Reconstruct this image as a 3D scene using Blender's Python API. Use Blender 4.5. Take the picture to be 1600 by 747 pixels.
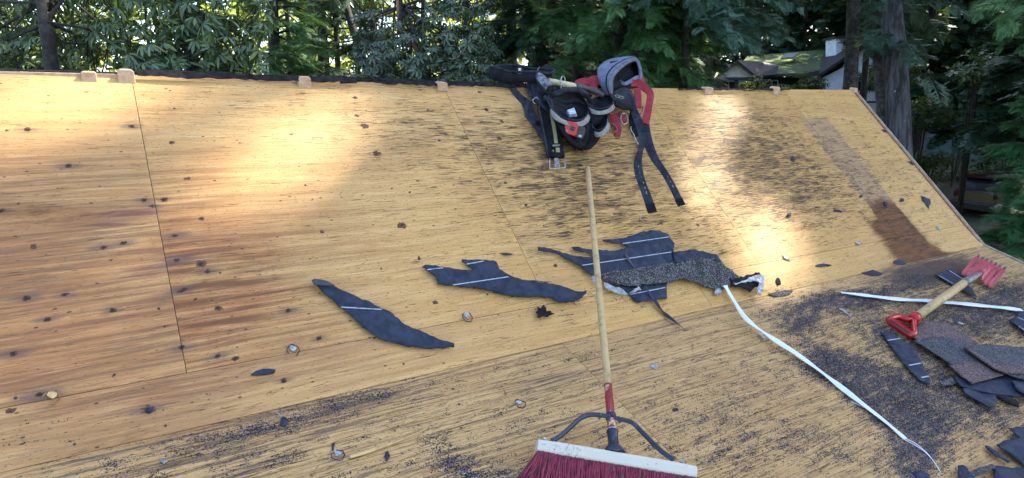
import bpy, bmesh, math, random
import numpy as np
from mathutils import Vector, Matrix, noise
from mathutils.geometry import delaunay_2d_cdt
random.seed(7); rng = np.random.default_rng(7)
for o in list(bpy.data.objects): bpy.data.objects.remove(o)
S = bpy.context.scene; COL = S.collection
rad = math.radians

# ------------------------------------------------------------------ camera
CAMZ = 4.3; FP = 1060.0; PITCH = math.atan(207/1060); AZ = rad(32.8)
cd = bpy.data.cameras.new('camera'); cam = bpy.data.objects.new('camera', cd); COL.objects.link(cam)
cd.sensor_width = 36; cd.lens = 36*FP/1600; cd.clip_start = .05; cd.clip_end = 600
cam.location = (0, 0, CAMZ); cam.rotation_euler = (math.pi/2-PITCH, 0, -AZ)
S.camera = cam
# ------------------------------------------------------------------ sky, sun, exposure
SUN = Vector((.60, .02, .62)).normalized()
w = bpy.data.worlds.new('World'); S.world = w; w.use_nodes = True
nt = w.node_tree; bg = nt.nodes['Background']
sk = nt.nodes.new('ShaderNodeTexSky'); sk.sky_type = 'NISHITA'; sk.sun_disc = False
sk.sun_elevation = math.asin(SUN.z); sk.sun_rotation = math.atan2(SUN.x, SUN.y)
sk.air_density = 1.0; sk.dust_density = 1.5
nt.links.new(sk.outputs[0], bg.inputs[0]); bg.inputs[1].default_value = .13
sd = bpy.data.lights.new('sun', 'SUN'); sd.energy = 4.3; sd.angle = rad(1.0); sd.color = (1, .93, .80)
so = bpy.data.objects.new('sun', sd); COL.objects.link(so); so.location = (20, 0, 30)
so.rotation_euler = SUN.to_track_quat('Z', 'Y').to_euler()
S.view_settings.view_transform = 'Standard'; S.view_settings.look = 'None'
S.view_settings.exposure = 2.3; S.view_settings.gamma = 1; S.view_settings.use_curve_mapping = False

# ------------------------------------------------------------------ geometry of the place
SC = 1.86
CP = np.array([0, 0, CAMZ])
yaw = AZ
FWD = np.array([math.sin(yaw), math.cos(yaw), 0]); RT = np.array([math.cos(yaw), -math.sin(yaw), 0]); ZZ = np.array([0, 0, 1.])
FC = math.cos(PITCH)*FWD-math.sin(PITCH)*ZZ; UP = math.cos(PITCH)*ZZ+math.sin(PITCH)*FWD
AU = rad(45.7); AL = rad(18.4)
BRK = np.array([0, SC, CAMZ-.4484*SC])
EU = np.array([0, math.cos(AU), math.sin(AU)]); NU = np.array([0, -math.sin(AU), math.cos(AU)])
EL = np.array([0, math.cos(AL), math.sin(AL)]); NL = np.array([0, -math.sin(AL), math.cos(AL)])
LU = .713*SC; XR = 2.489*SC
def ray(x, y): return RT*(x-800)-UP*(y-373.5)+FC*FP
def at(x, y, d): return CP+ray(x, y)*(d/FP)          # a point at distance d in front of the camera
def sag(X, s):
    return .022*np.clip(np.sin(math.pi*np.clip((X+.3)/4.9, 0, 1)), 0, 1)*np.clip(s/LU, 0, 1)
def U(x, y, h=0.):
    r = ray(x, y); he = h
    for _ in range(4):
        t = np.dot(BRK+NU*he-CP, NU)/np.dot(r, NU); P = CP+r*t
        he = h-sag(P[0], np.dot(P-BRK, EU))
    return P
def Lo(x, y, h=0.):
    r = ray(x, y); t = np.dot(BRK+NL*h-CP, NL)/np.dot(r, NL); return CP+r*t
def lower(x, y): return y > 738-.2313*x
def D(x, y, h=0.): return Lo(x, y, h) if lower(x, y) else U(x, y, h)
def proj(P):
    d = P-CP; z = d@FC; z = np.where(z < .05, .05, z)
    return 800+FP*(d@RT)/z, 373.5-FP*(d@UP)/z

# ------------------------------------------------------------------ object helpers
def tag(o, label=None, cat=None, group=None, kind=None):
    if label: o['label'] = label
    if cat: o['category'] = cat
    if group: o['group'] = group
    if kind: o['kind'] = kind
    return o
def empty(name, loc, label=None, cat=None, group=None, rz=0):
    o = bpy.data.objects.new(name, None); COL.objects.link(o); o.location = [float(c) for c in loc]; o.rotation_euler = (0, 0, rz)
    return tag(o, label, cat, group)
def link(name, me, mat, parent=None):
    o = bpy.data.objects.new(name, me); COL.objects.link(o)
    if mat: me.materials.append(mat)
    if parent is not None:
        o.parent = parent; o.matrix_parent_inverse = Matrix.LocRotScale(parent.location, parent.rotation_euler, parent.scale).inverted()
    return o
def build(name, V, F, mat, parent=None, smooth=False, attrs=None, uv=None):
    me = bpy.data.meshes.new(name)
    V = np.asarray(V, dtype=np.float32)
    if isinstance(F, np.ndarray):
        k = F.shape[1]; me.vertices.add(len(V)); me.vertices.foreach_set('co', V.ravel())
        me.loops.add(F.size); me.loops.foreach_set('vertex_index', F.astype(np.int32).ravel())
        me.polygons.add(len(F)); me.polygons.foreach_set('loop_start', np.arange(0, F.size, k, dtype=np.int32))
        me.polygons.foreach_set('loop_total', np.full(len(F), k, dtype=np.int32))
        me.update(calc_edges=True)
    else:
        me.from_pydata([tuple(map(float, v)) for v in V], [], [list(map(int, f)) for f in F]); me.update()
    if smooth: me.polygons.foreach_set('use_smooth', np.ones(len(me.polygons), dtype=bool))
    for k, a in (attrs or {}).items():
        at_ = me.attributes.new(k, 'FLOAT', 'POINT'); at_.data.foreach_set('value', np.asarray(a, dtype=np.float32))
    if uv is not None:
        l = me.uv_layers.new(name='UVMap'); idx = np.empty(len(me.loops), dtype=np.int32); me.loops.foreach_get('vertex_index', idx)
        l.data.foreach_set('uv', np.asarray(uv, dtype=np.float32)[idx].ravel())
    return link(name, me, mat, parent)
class MB:
    def __init__(s): s.v = []; s.f = []
    def add(s, V, F):
        b = len(s.v); s.v += [np.asarray(v, float) for v in V]; s.f += [[i+b for i in f] for f in F]; return s
    def box(s, c, sz, ax=None):
        c = np.asarray(c, float); A = np.eye(3) if ax is None else np.asarray(ax, float)
        V = [c+A[0]*sz[0]/2*i+A[1]*sz[1]/2*j+A[2]*sz[2]/2*k for i in (-1, 1) for j in (-1, 1) for k in (-1, 1)]
        return s.add(V, [(0, 1, 3, 2), (4, 6, 7, 5), (0, 4, 5, 1), (2, 3, 7, 6), (0, 2, 6, 4), (1, 5, 7, 3)])
    def tube(s, P, R, n=10, cap=True, sq=1.0, wd=None):
        P = [np.asarray(p, float) for p in P]
        if not hasattr(R, '__len__'): R = [R]*len(P)
        prev = None; V = []
        for i, p in enumerate(P):
            t = P[min(i+1, len(P)-1)]-P[max(i-1, 0)]; t = t/(np.linalg.norm(t)+1e-9)
            if prev is None:
                a = np.array([0, 0, 1.]) if abs(t[2]) < .9 else np.array([1., 0, 0])
                if wd is not None: a = np.asarray(wd, float)
                prev = a
            x = prev-t*np.dot(prev, t); x /= np.linalg.norm(x)+1e-9; y = np.cross(t, x); prev = x
            for k in range(n):
                an = 2*math.pi*k/n; V.append(p+R[i]*(x*math.cos(an)+y*sq*math.sin(an)))
        F = []
        for i in range(len(P)-1):
            for k in range(n):
                a = i*n+k; b = i*n+(k+1) % n; F.append((a, b, b+n, a+n))
        if cap: F.append(tuple(range(n))[::-1]); F.append(tuple(range((len(P)-1)*n, len(P)*n)))
        return s.add(V, F)
    def loft(s, rings, closed=True, cap0=False, cap1=False):
        n = len(rings[0]); V = [p for r in rings for p in r]; F = []
        for i in range(len(rings)-1):
            for k in range(n if closed else n-1):
                a = i*n+k; b = i*n+(k+1) % n; F.append((a, b, b+n, a+n))
        if cap0: F.append(tuple(range(n))[::-1])
        if cap1: F.append(tuple(range((len(rings)-1)*n, len(rings)*n)))
        return s.add(V, F)
    def ribbon(s, P, W, wdir, th):
        """flat band: centre points, half widths, width directions, thickness"""
        P = [np.asarray(p, float) for p in P]; n = len(P)
        if not hasattr(W, '__len__'): W = [W]*n
        rings = []
        for i, p in enumerate(P):
            t = P[min(i+1, n-1)]-P[max(i-1, 0)]; t /= np.linalg.norm(t)+1e-9
            wv = np.asarray(wdir[min(i, len(wdir)-1)] if isinstance(wdir, list) and np.ndim(wdir[0]) else wdir, float)
            wv = wv-t*np.dot(wv, t); wv /= np.linalg.norm(wv)+1e-9; nn = np.cross(t, wv)
            a, b = W[i], th/2
            rings.append([p+wv*a*.92-nn*b, p+wv*a, p+wv*a*.92+nn*b, p-wv*a*.92+nn*b, p-wv*a, p-wv*a*.92-nn*b])
        return s.loft(rings, True, True, True)
    def out(s, name, mat, parent=None, smooth=False, bevel=0, sub=0, solid=0):
        o = build(name, s.v, s.f, mat, parent, smooth)
        bm = bmesh.new(); bm.from_mesh(o.data); bmesh.ops.recalc_face_normals(bm, faces=bm.faces); bm.to_mesh(o.data); bm.free()
        if solid: m = o.modifiers.new('s', 'SOLIDIFY'); m.thickness = solid; m.offset = 0
        if bevel: m = o.modifiers.new('b', 'BEVEL'); m.width = bevel; m.segments = 2; m.limit_method = 'ANGLE'
        if sub: m = o.modifiers.new('u', 'SUBSURF'); m.levels = sub; m.render_levels = sub
        return o
def smoothpath(P, n=6):
    P = [np.asarray(p, float) for p in P]; out = []
    for i in range(len(P)-1):
        a = P[max(i-1, 0)]; b = P[i]; c = P[i+1]; d = P[min(i+2, len(P)-1)]
        for k in range(n):
            t = k/n
            out.append(.5*((2*b)+(-a+c)*t+(2*a-5*b+4*c-d)*t*t+(-a+3*b-3*c+d)*t**3))
    out.append(P[-1]); return out
def lerp_list(vals, n):
    x = np.linspace(0, len(vals)-1, n); return list(np.interp(x, range(len(vals)), vals))

# ------------------------------------------------------------------ materials
class NT:
    def __init__(s, name, rough=.8, col=(.5, .5, .5), metal=0, spec=.5):
        s.m = bpy.data.materials.new(name); s.m.use_nodes = True; s.t = s.m.node_tree
        s.b = s.t.nodes['Principled BSDF']; s.b.inputs['Roughness'].default_value = rough
        s.b.inputs['Base Color'].default_value = (*col, 1); s.b.inputs['Metallic'].default_value = metal
        s.b.inputs['Specular IOR Level'].default_value = spec
    def n(s, t, **kw):
        d = s.t.nodes.new('ShaderNode'+t)
        for k, v in kw.items(): setattr(d, k, v)
        return d
    def l(s, a, b): s.t.links.new(a, b)
    def val(s, i, v):
        if isinstance(v, (int, float)): i.default_value = v
        elif isinstance(v, tuple): i.default_value = (*v, 1) if len(v) == 3 and len(i.default_value) == 4 else v
        else: s.l(v, i)
    def math(s, op, a, b=None, c=None, clamp=False):
        d = s.n('Math', operation=op); d.use_clamp = clamp; s.val(d.inputs[0], a)
        if b is not None: s.val(d.inputs[1], b)
        if c is not None: s.val(d.inputs[2], c)
        return d.outputs[0]
    def mix(s, f, a, b, mode='MIX'):
        d = s.n('Mix', data_type='RGBA', blend_type=mode); s.val(d.inputs[0], f); s.val(d.inputs[6], a); s.val(d.inputs[7], b); return d.outputs[2]
    def step(s, v, a, b): 
        d = s.n('MapRange', interpolation_type='SMOOTHSTEP'); s.val(d.inputs[0], v); s.val(d.inputs[1], a); s.val(d.inputs[2], b); return d.outputs[0]
    def attr(s, name): return s.n('Attribute', attribute_name=name).outputs['Fac']
    def coords(s, kind='Object'): return s.n('TexCoord').outputs[kind]
    def map(s, v, scale, loc=(0, 0, 0)):
        d = s.n('Mapping'); s.l(v, d.inputs[0]); d.inputs[3].default_value = scale
        if isinstance(loc, tuple): d.inputs[1].default_value = loc
        else: s.l(loc, d.inputs[1])
        return d.outputs[0]
    def noise(s, v, scale=1, detail=3, rough=.5, dist=0):
        d = s.n('TexNoise'); s.l(v, d.inputs['Vector']); d.inputs['Scale'].default_value = scale; d.inputs['Detail'].default_value = detail
        d.inputs['Roughness'].default_value = rough; d.inputs['Distortion'].default_value = dist; return d.outputs['Fac']
    def vor(s, v, scale=1, out='Distance', feature='F1', rnd=1):
        d = s.n('TexVoronoi', feature=feature); s.l(v, d.inputs['Vector']); d.inputs['Scale'].default_value = scale; d.inputs['Randomness'].default_value = rnd; return d.outputs[out]
    def bump(s, h, st=.3, dist=.01):
        d = s.n('Bump'); d.inputs['Strength'].default_value = st; d.inputs['Distance'].default_value = dist; s.l(h, d.inputs['Height']); s.l(d.outputs[0], s.b.inputs['Normal'])
    def color(s, c): s.val(s.b.inputs['Base Color'], c); return s
def grit(name, c1, c2, scale=60, rough=.8, metal=0, bump=.2, bd=.002, detail=4, spec=.5, lo=.35, hi=.65):
    m = NT(name, rough, c1, metal, spec); v = m.coords(); n = m.noise(v, scale, detail, .6)
    m.color(m.mix(m.step(n, lo, hi), c1, c2)); m.bump(n, bump, bd); return m.m

def wood_deck():
    m = NT('weathered_plywood', .6, spec=.28); uv = m.n('UVMap').outputs[0]
    sid = m.attr('sheet'); cmb = m.n('CombineXYZ'); m.val(cmb.inputs[0], m.math('MULTIPLY', sid, 3.7)); m.val(cmb.inputs[1], m.math('MULTIPLY', sid, 1.3)); m.val(cmb.inputs[2], sid)
    off = cmb.outputs[0]
    # grain wanders: shift v by a slow noise of u
    slow = m.noise(m.map(uv, (1.1, 5, 1), off), 1, 2); wv = m.n('CombineXYZ'); m.val(wv.inputs[1], m.math('MULTIPLY', m.math('SUBTRACT', slow, .5), .06))
    va = m.n('VectorMath', operation='ADD'); m.l(uv, va.inputs[0]); m.l(wv.outputs[0], va.inputs[1]); q = va.outputs[0]
    bands = m.noise(m.map(q, (.9, 38, 1), off), 1, 5, .65)
    fine = m.noise(m.map(q, (7, 420, 1), off), 1, 3, .6)
    mid = m.noise(m.map(q, (2.6, 150, 1), off), 1, 4, .65)
    blot = m.noise(m.map(uv, (2.2, 5, 1), off), 1, 4, .6)
    warm, dark, purple, crack, dirt, pale, spot, halo = [m.attr(k) for k in ('warm', 'dark', 'purple', 'crack', 'dirt', 'pale', 'spot', 'halo')]
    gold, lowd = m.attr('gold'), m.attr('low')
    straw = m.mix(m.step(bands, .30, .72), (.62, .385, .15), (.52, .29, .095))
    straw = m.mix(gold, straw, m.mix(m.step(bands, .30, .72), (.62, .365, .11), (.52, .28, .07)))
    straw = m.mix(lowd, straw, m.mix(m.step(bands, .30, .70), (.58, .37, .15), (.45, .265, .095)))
    straw = m.mix(m.math('MULTIPLY', m.step(blot, .45, .75), .5), straw, (.46, .225, .075))
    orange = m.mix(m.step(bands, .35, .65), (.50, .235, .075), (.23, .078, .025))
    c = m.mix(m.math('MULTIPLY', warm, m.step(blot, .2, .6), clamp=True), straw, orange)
    c = m.mix(m.math('MULTIPLY', m.step(mid, .50, .70), .42), c, (.25, .11, .035))
    c = m.mix(m.math('MULTIPLY', m.step(fine, .52, .68), .45), c, (.17, .075, .025))
    pl_ = m.noise(m.map(q, (5, 150, 1), off), 1, 3, .6)
    c = m.mix(m.math('MULTIPLY', m.step(pl_, .56, .70), .40), c, (.70, .50, .25))
    sk_ = m.noise(m.map(q, (75, 260, 1), off), 1, 2, .7)
    c = m.mix(m.math('MULTIPLY', m.step(sk_, .61, .68), .85), c, (.05, .028, .018))
    wn_ = m.noise(m.map(q, (2.2, 60, 1), off), 1, 5, .7)
    c = m.mix(m.math('MULTIPLY', m.math('MULTIPLY', warm, m.step(wn_, .42, .62), clamp=True), .72), c, (.11, .042, .022))
    c = m.mix(m.math('MULTIPLY', m.step(m.noise(m.map(uv, (1.3, 3.5, 1), off), 1, 4, .6), .50, .72), .30), c, (.23, .125, .055))
    wn2 = m.n('TexWhiteNoise', noise_dimensions='1D'); m.l(sid, wn2.inputs['W'])
    c = m.mix(m.math('MULTIPLY', wn2.outputs['Value'], .28), c, m.mix(wn2.outputs['Value'], (.55, .40, .23), (.40, .20, .075)))
    # pale board patch
    c = m.mix(m.math('MULTIPLY', pale, .85), c, m.mix(mid, (.42, .26, .14), (.28, .16, .08)))
    # brown water stain, broken up along the grain
    dn = m.noise(m.map(q, (6, 22, 1), off), 1, 5, .7)
    dk = m.step(m.math('ADD', dark, m.math('MULTIPLY', m.math('SUBTRACT', dn, .5), 1.1)), .32, .8)
    c = m.mix(m.math('MULTIPLY', dk, .9), c, m.mix(m.step(m.noise(m.map(q, (7, 40, 1), off), 1, 4, .7), .38, .62), (.17, .055, .016), (.045, .018, .009)))
    pn = m.noise(m.map(q, (3, 55, 1), off), 1, 4, .6)
    pk = m.step(m.math('ADD', purple, m.math('MULTIPLY', m.math('SUBTRACT', pn, .5), 1.6)), .45, .95)
    c = m.mix(m.math('MULTIPLY', pk, .6), c, (.12, .035, .045))
    gr_ = m.noise(m.map(q, (1.1, 105, 1), off), 1, 3, .6)
    c = m.mix(m.math('MULTIPLY', m.math('MULTIPLY', m.step(gr_, .53, .60), lowd), .55), c, (.14, .08, .042))
    gy_ = m.noise(m.map(q, (3.5, 75, 1), off), 1, 5, .7)
    c = m.mix(m.math('MULTIPLY', m.math('MULTIPLY', m.step(m.math('ADD', gy_, m.math('MULTIPLY', dark, .30)), .56, .68), lowd), .75), c, (.07, .05, .042))
    # checks: short dark splits along the grain
    cn = m.math('MAXIMUM', m.noise(m.map(q, (15, 430, 1), off), 1, 2, .5), m.math('SUBTRACT', m.noise(m.map(q, (9, 300, 3), off), 1, 3, .6), .01))
    cl = m.noise(m.map(uv, (6, 24, 1), off), 1, 3, .6)
    th = m.math('SUBTRACT', .752, m.math('ADD', m.math('MULTIPLY', crack, .145), m.math('MULTIPLY', m.math('SUBTRACT', cl, .42), .34)))
    ck = m.step(m.math('SUBTRACT', cn, th), 0, .022)
    c = m.mix(m.math('MULTIPLY', ck, .93), c, (.035, .020, .014))
    # old nail holes scattered along the battens
    vv = m.n('TexVoronoi'); m.l(m.map(uv, (9, 9, 1), off), vv.inputs['Vector']); vv.inputs['Scale'].default_value = 1
    sep = m.n('SeparateColor'); m.l(vv.outputs['Color'], sep.inputs[0])
    hol = m.math('MULTIPLY', m.math('SUBTRACT', 1, m.step(vv.outputs['Distance'], .025, .05)), m.math('GREATER_THAN', sep.outputs[0], .45))
    c = m.mix(hol, c, (.03, .02, .018))
    # blue grey halo round the rusted nails
    hn = m.noise(m.map(q, (14, 120, 1), off), 1, 3, .6)
    c = m.mix(m.math('MULTIPLY', m.step(m.math('ADD', halo, m.math('MULTIPLY', m.math('SUBTRACT', hn, .5), .9)), .35, 1.1), .7), c, (.075, .058, .056))
    ring = m.noise(m.map(uv, (70, 130, 1), off), 1, 3)
    sp = m.math('ADD', spot, m.math('MULTIPLY', m.math('SUBTRACT', ring, .5), .9))
    c = m.mix(m.step(sp, .38, .5), c, (.10, .042, .020)); c = m.mix(m.step(sp, .66, .8), c, (.018, .012, .010))
    # black granule dirt ground into the grain
    g2 = m.noise(m.map(q, (13, 30, 1), off), 1, 5, .72); g3 = m.noise(m.map(q, (9, 150, 1), off), 1, 3, .6)
    gv = m.n('TexVoronoi'); m.l(m.map(uv, (330, 360, 1), off), gv.inputs['Vector']); gv.inputs['Scale'].default_value = 1
    gs = m.n('SeparateColor'); m.l(gv.outputs['Color'], gs.inputs[0])
    cov = m.math('ADD', m.math('MULTIPLY', dirt, .86), m.math('ADD', m.math('MULTIPLY', m.math('SUBTRACT', g2, .5), 2.6), m.math('MULTIPLY', m.math('SUBTRACT', g3, .5), 1.3)))
    gg = m.math('MULTIPLY', m.math('LESS_THAN', gs.outputs[0], m.math('SUBTRACT', m.math('MULTIPLY', cov, 1.15), .28)), m.math('GREATER_THAN', dirt, .02))
    gcol = m.mix(m.step(gs.outputs[1], .45, 1.0), (.010, .009, .010), (.17, .14, .15))
    c = m.mix(m.math('MULTIPLY', m.step(cov, .55, 1.1), .45), c, (.06, .045, .04))
    c = m.mix(m.math('MULTIPLY', gg, .96), c, gcol)
    s1 = m.n('TexVoronoi'); m.l(m.map(uv, (26, 60, 1), off), s1.inputs['Vector']); s1.inputs['Scale'].default_value = 1
    s1c = m.n('SeparateColor'); m.l(s1.outputs['Color'], s1c.inputs[0])
    spk = m.math('MULTIPLY', m.math('LESS_THAN', s1.outputs['Distance'], m.math('MULTIPLY', s1c.outputs[1], .16)), m.math('GREATER_THAN', s1c.outputs[0], .55))
    c = m.mix(m.math('MULTIPLY', spk, .85), c, (.035, .02, .015))
    m.color(c)
    hgt = m.math('SUBTRACT', m.math('ADD', m.math('MULTIPLY', fine, .5), m.math('MULTIPLY', gg, .8)), m.math('MULTIPLY', ck, 1.6))
    m.bump(hgt, .6, .0025)
    m.val(m.b.inputs['Roughness'], m.math('ADD', .55, m.math('MULTIPLY', m.math('MAXIMUM', gg, dk), .3)))
    return m.m
M = {}
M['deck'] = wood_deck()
M['edge'] = grit('plywood_edge', (.32, .19, .10), (.14, .07, .035), 90, .8)
M['rake'] = grit('weathered_rake_board', (.34, .25, .20), (.20, .13, .10), 25, .7)
M['block'] = grit('ridge_block_wood', (.56, .38, .24), (.42, .26, .15), 40, .8)
M['tarpaper'] = grit('black_roofing_felt', (.006, .006, .008), (.020, .020, .023), 30, .9, bump=.8, bd=.006, spec=.15)
M['felt'] = grit('slate_felt', (.013, .020, .040), (.030, .040, .066), 26, .75, bump=.8, bd=.004, detail=8, spec=.25)
M['feltlight'] = grit('felt_fold', (.05, .06, .075), (.025, .03, .04), 30, .7, bump=.3)
M['line'] = grit('pale_line', (.42, .46, .52), (.16, .18, .22), 70, .8, lo=.5, hi=.7)
def granules(name, dark, light, amount=.62):
    m = NT(name, .85); v = m.coords(); d = m.n('TexVoronoi'); m.l(v, d.inputs['Vector']); d.inputs['Scale'].default_value = 330
    s_ = m.n('SeparateColor'); m.l(d.outputs['Color'], s_.inputs[0]); big = m.noise(v, 14, 4, .6)
    m.color(m.mix(m.step(m.math('ADD', s_.outputs[0], m.math('MULTIPLY', m.math('SUBTRACT', big, .5), .9)), amount, amount+.25), dark, light)); m.bump(d.outputs['Distance'], .8, .003); return m.m
M['gran'] = granules('dark_granule_shingle', (.012, .012, .015), (.20, .19, .19))
M['granp'] = granules('brown_granule_shingle', (.055, .034, .034), (.21, .135, .13), .5)
M['grang'] = granules('grey_granule_shingle', (.022, .026, .034), (.12, .12, .14), .55)
M['white'] = grit('white_edge_strip', (.66, .72, .78), (.45, .48, .52), 35, .5, bump=.1, lo=.55, hi=.8)
M['plastic'] = grit('crumpled_clear_film', (.40, .42, .47), (.18, .18, .20), 60, .3, bump=.9, bd=.006)
M['splinter'] = grit('fresh_splinter', (.60, .42, .18), (.45, .28, .11), 50, .7)
M['chip'] = grit('granule_chips', (.02, .02, .024), (.10, .09, .10), 200, .8)
M['handle'] = grit('worn_wood_handle', (.47, .33, .15), (.26, .17, .08), 30, .55, lo=.45, hi=.75)
M['redpaint'] = None
def redpaint():
    m = NT('chipped_red_paint', .45); v = m.coords(); n = m.noise(m.map(v, (40, 40, 12)), 1, 5, .7)
    m.color(m.mix(m.step(n, .54, .57), (.25, .018, .022), (.50, .38, .22))); m.bump(n, .3, .002); return m.m
M['redpaint'] = redpaint()
def whiteblock():
    m = NT('grimy_white_block', .6); v = m.coords(); n = m.noise(v, 130, 6, .8); n2 = m.noise(v, 14, 3)
    m.color(m.mix(m.step(m.math('ADD', n, m.math('MULTIPLY', n2, .35)), .72, .92), (.56, .52, .43), (.05, .042, .035))); m.bump(n, .3, .002); return m.m
M['whiteblock'] = whiteblock()
M['bluesteel'] = grit('dark_blue_steel', (.030, .038, .060), (.08, .09, .12), 30, .38, .6, lo=.55, hi=.8)
M['steel'] = grit('galvanised_steel', (.55, .55, .57), (.30, .30, .32), 60, .32, .9)
M['bristle'] = grit('crimson_bristles', (.26, .012, .045), (.13, .006, .024), 60, .5)
M['redtool'] = grit('faded_red_paint', (.40, .045, .065), (.25, .035, .05), 30, .5, lo=.5, hi=.7)
M['redplastic'] = grit('glossy_red_plastic', (.50, .010, .018), (.36, .008, .014), 20, .28)
M['ferrule'] = grit('scuffed_ferrule', (.10, .09, .10), (.22, .20, .20), 40, .5, .5)
def fabric(name, c1, c2, sc=500, rough=.85):
    m = NT(name, rough, spec=.15); v = m.coords(); n = m.noise(v, 26, 5, .6); w1 = m.vor(v, sc)
    m.color(m.mix(m.step(m.math('ADD', m.math('MULTIPLY', n, .8), m.math('MULTIPLY', w1, .25)), .35, .75), c1, c2))
    m.bump(m.math('ADD', m.math('MULTIPLY', n, 2.), w1), .35, .002)
    return m.m
M['nylon'] = fabric('black_nylon', (.004, .004, .006), (.016, .016, .021))
M['nylonw'] = fabric('worn_webbing', (.012, .013, .020), (.045, .050, .066))
M['greypad'] = fabric('grey_padded_fabric', (.10, .115, .17), (.19, .205, .27))
M['rim'] = fabric('grey_pouch_binding', (.17, .165, .15), (.30, .29, .26))
M['stripe'] = fabric('yellow_stripe', (.27, .22, .11), (.38, .32, .18))
M['redweb'] = fabric('red_webbing', (.24, .022, .035), (.36, .05, .065))
M['brass'] = grit('brass_grommet', (.42, .36, .22), (.22, .18, .10), 90, .4, .8)
M['cream'] = grit('cream_hammer_shaft', (.55, .50, .30), (.40, .35, .2), 30, .5)
M['rubber'] = grit('black_rubber', (.02, .02, .024), (.045, .045, .05), 40, .5)
M['iron'] = grit('worn_hammer_steel', (.05, .055, .065), (.20, .21, .23), 50, .38, .8)
M['paper'] = grit('pale_blue_packet', (.42, .50, .62), (.25, .32, .42), 60, .6)
def leafmat(name, c1, c2, rough=.4, trans=.3, spec=.5, c3=None):
    m = NT(name, rough, spec=spec); r = m.attr('rnd'); c = m.mix(r, c1, c2)
    if c3: c = m.mix(m.math('GREATER_THAN', r, .93), c, c3)
    m.color(c)
    t = m.n('BsdfTranslucent'); m.l(m.mix(.5, c, (.28, .36, .03), 'MIX'), t.inputs[0])
    a = m.n('MixShader'); a.inputs[0].default_value = trans; m.l(m.b.outputs[0], a.inputs[1]); m.l(t.outputs[0], a.inputs[2])
    m.l(a.outputs[0], m.t.nodes['Material Output'].inputs[0]); return m.m
M['rhodo'] = leafmat('rhododendron_leaf', (.055, .105, .045), (.15, .21, .10), .34, .22, .6, (.20, .22, .05))
M['arbutus'] = leafmat('arbutus_leaf', (.055, .10, .06), (.14, .19, .125), .36, .2, .6, (.16, .10, .10))
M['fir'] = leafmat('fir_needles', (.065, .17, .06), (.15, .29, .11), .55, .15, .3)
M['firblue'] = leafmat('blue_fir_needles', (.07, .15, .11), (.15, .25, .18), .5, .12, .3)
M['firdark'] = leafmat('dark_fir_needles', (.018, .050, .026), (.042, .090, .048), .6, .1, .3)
M['spruce'] = leafmat('spruce_needles', (.04, .13, .045), (.09, .21, .075), .55, .15, .3)
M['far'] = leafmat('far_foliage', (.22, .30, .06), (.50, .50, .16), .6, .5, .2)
M['shrub'] = leafmat('understory_leaf', (.020, .045, .016), (.05, .08, .025), .5, .2, .3)
M['bark'] = grit('fir_bark', (.045, .038, .034), (.13, .115, .11), 12, .9, bump=1, bd=.03, detail=8)
M['barkd'] = grit('dark_bark', (.016, .013, .011), (.045, .037, .031), 14, .9, bump=1, bd=.02)
M['barko'] = grit('orange_arbutus_bark', (.34, .13, .045), (.20, .07, .03), 9, .6, lo=.4, hi=.7)
def bigbark():
    m = NT('grey_fissured_bark', .9); v = m.coords(); a = m.noise(m.map(v, (11, 11, 1.6)), 1, 6, .65, .4); b = m.noise(m.map(v, (30, 30, 9)), 1, 4, .7)
    c = m.mix(m.step(a, .38, .62), (.035, .032, .034), (.135, .130, .145)); c = m.mix(m.step(b, .66, .70), c, (.42, .42, .44)); m.color(c); m.bump(a, 1, .05); return m.m
M['barkg'] = bigbark()
def groundmat():
    m = NT('forest_ground', .95); v = m.coords(); a = m.noise(v, .35, 5, .6); b = m.noise(v, 9, 5, .7)
    c = m.mix(m.step(a, .4, .6), (.030, .048, .018), (.055, .045, .028)); m.color(m.mix(m.step(b, .45, .65), c, (.045, .055, .025))); m.bump(b, .8, .05); return m.m
M['ground'] = groundmat()
def mossroof():
    m = NT('mossy_shingles', .9); v = m.coords(); a = m.noise(v, 1.6, 6, .75); b = m.noise(v, .35, 3)
    k = m.step(m.math('ADD', a, m.math('MULTIPLY', m.math('SUBTRACT', b, .5), .5)), .55, .66)
    c = m.mix(m.step(m.noise(v, .9, 4), .35, .65), (.06, .068, .045), (.09, .13, .03)); m.color(m.mix(k, c, (.55, .60, .07))); m.bump(a, .5, .05); return m.m
M['moss'] = mossroof()
M['slate'] = grit('porch_slate', (.012, .014, .020), (.028, .03, .038), 8, .7)
M['wallw'] = grit('white_render', (.78, .82, .88), (.62, .68, .75), 3, .8)
M['wallc'] = grit('cream_gable', (.82, .78, .66), (.70, .66, .55), 3, .8)
M['darkwood'] = grit('dark_stained_wood', (.020, .018, .018), (.04, .035, .032), 10, .7)
M['glass'] = NT('window_glass', .08, (.04, .055, .06)).m
M['lens'] = NT('skylight_glass', .12, (.35, .42, .42)).m
M['fence'] = grit('dark_green_fence', (.04, .075, .085), (.055, .095, .105), 4, .8)
M['carpaint'] = NT('dark_red_car_paint', .22, (.035, .004, .007), spec=.6).m
M['carblack'] = grit('black_bumper', (.014, .015, .020), (.03, .03, .04), 20, .5)
M['carglass'] = NT('car_glass', .08, (.02, .025, .035), spec=.7).m
M['lamp'] = NT('tail_lamp_plastic', .2, (.06, .006, .006)).m
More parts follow.
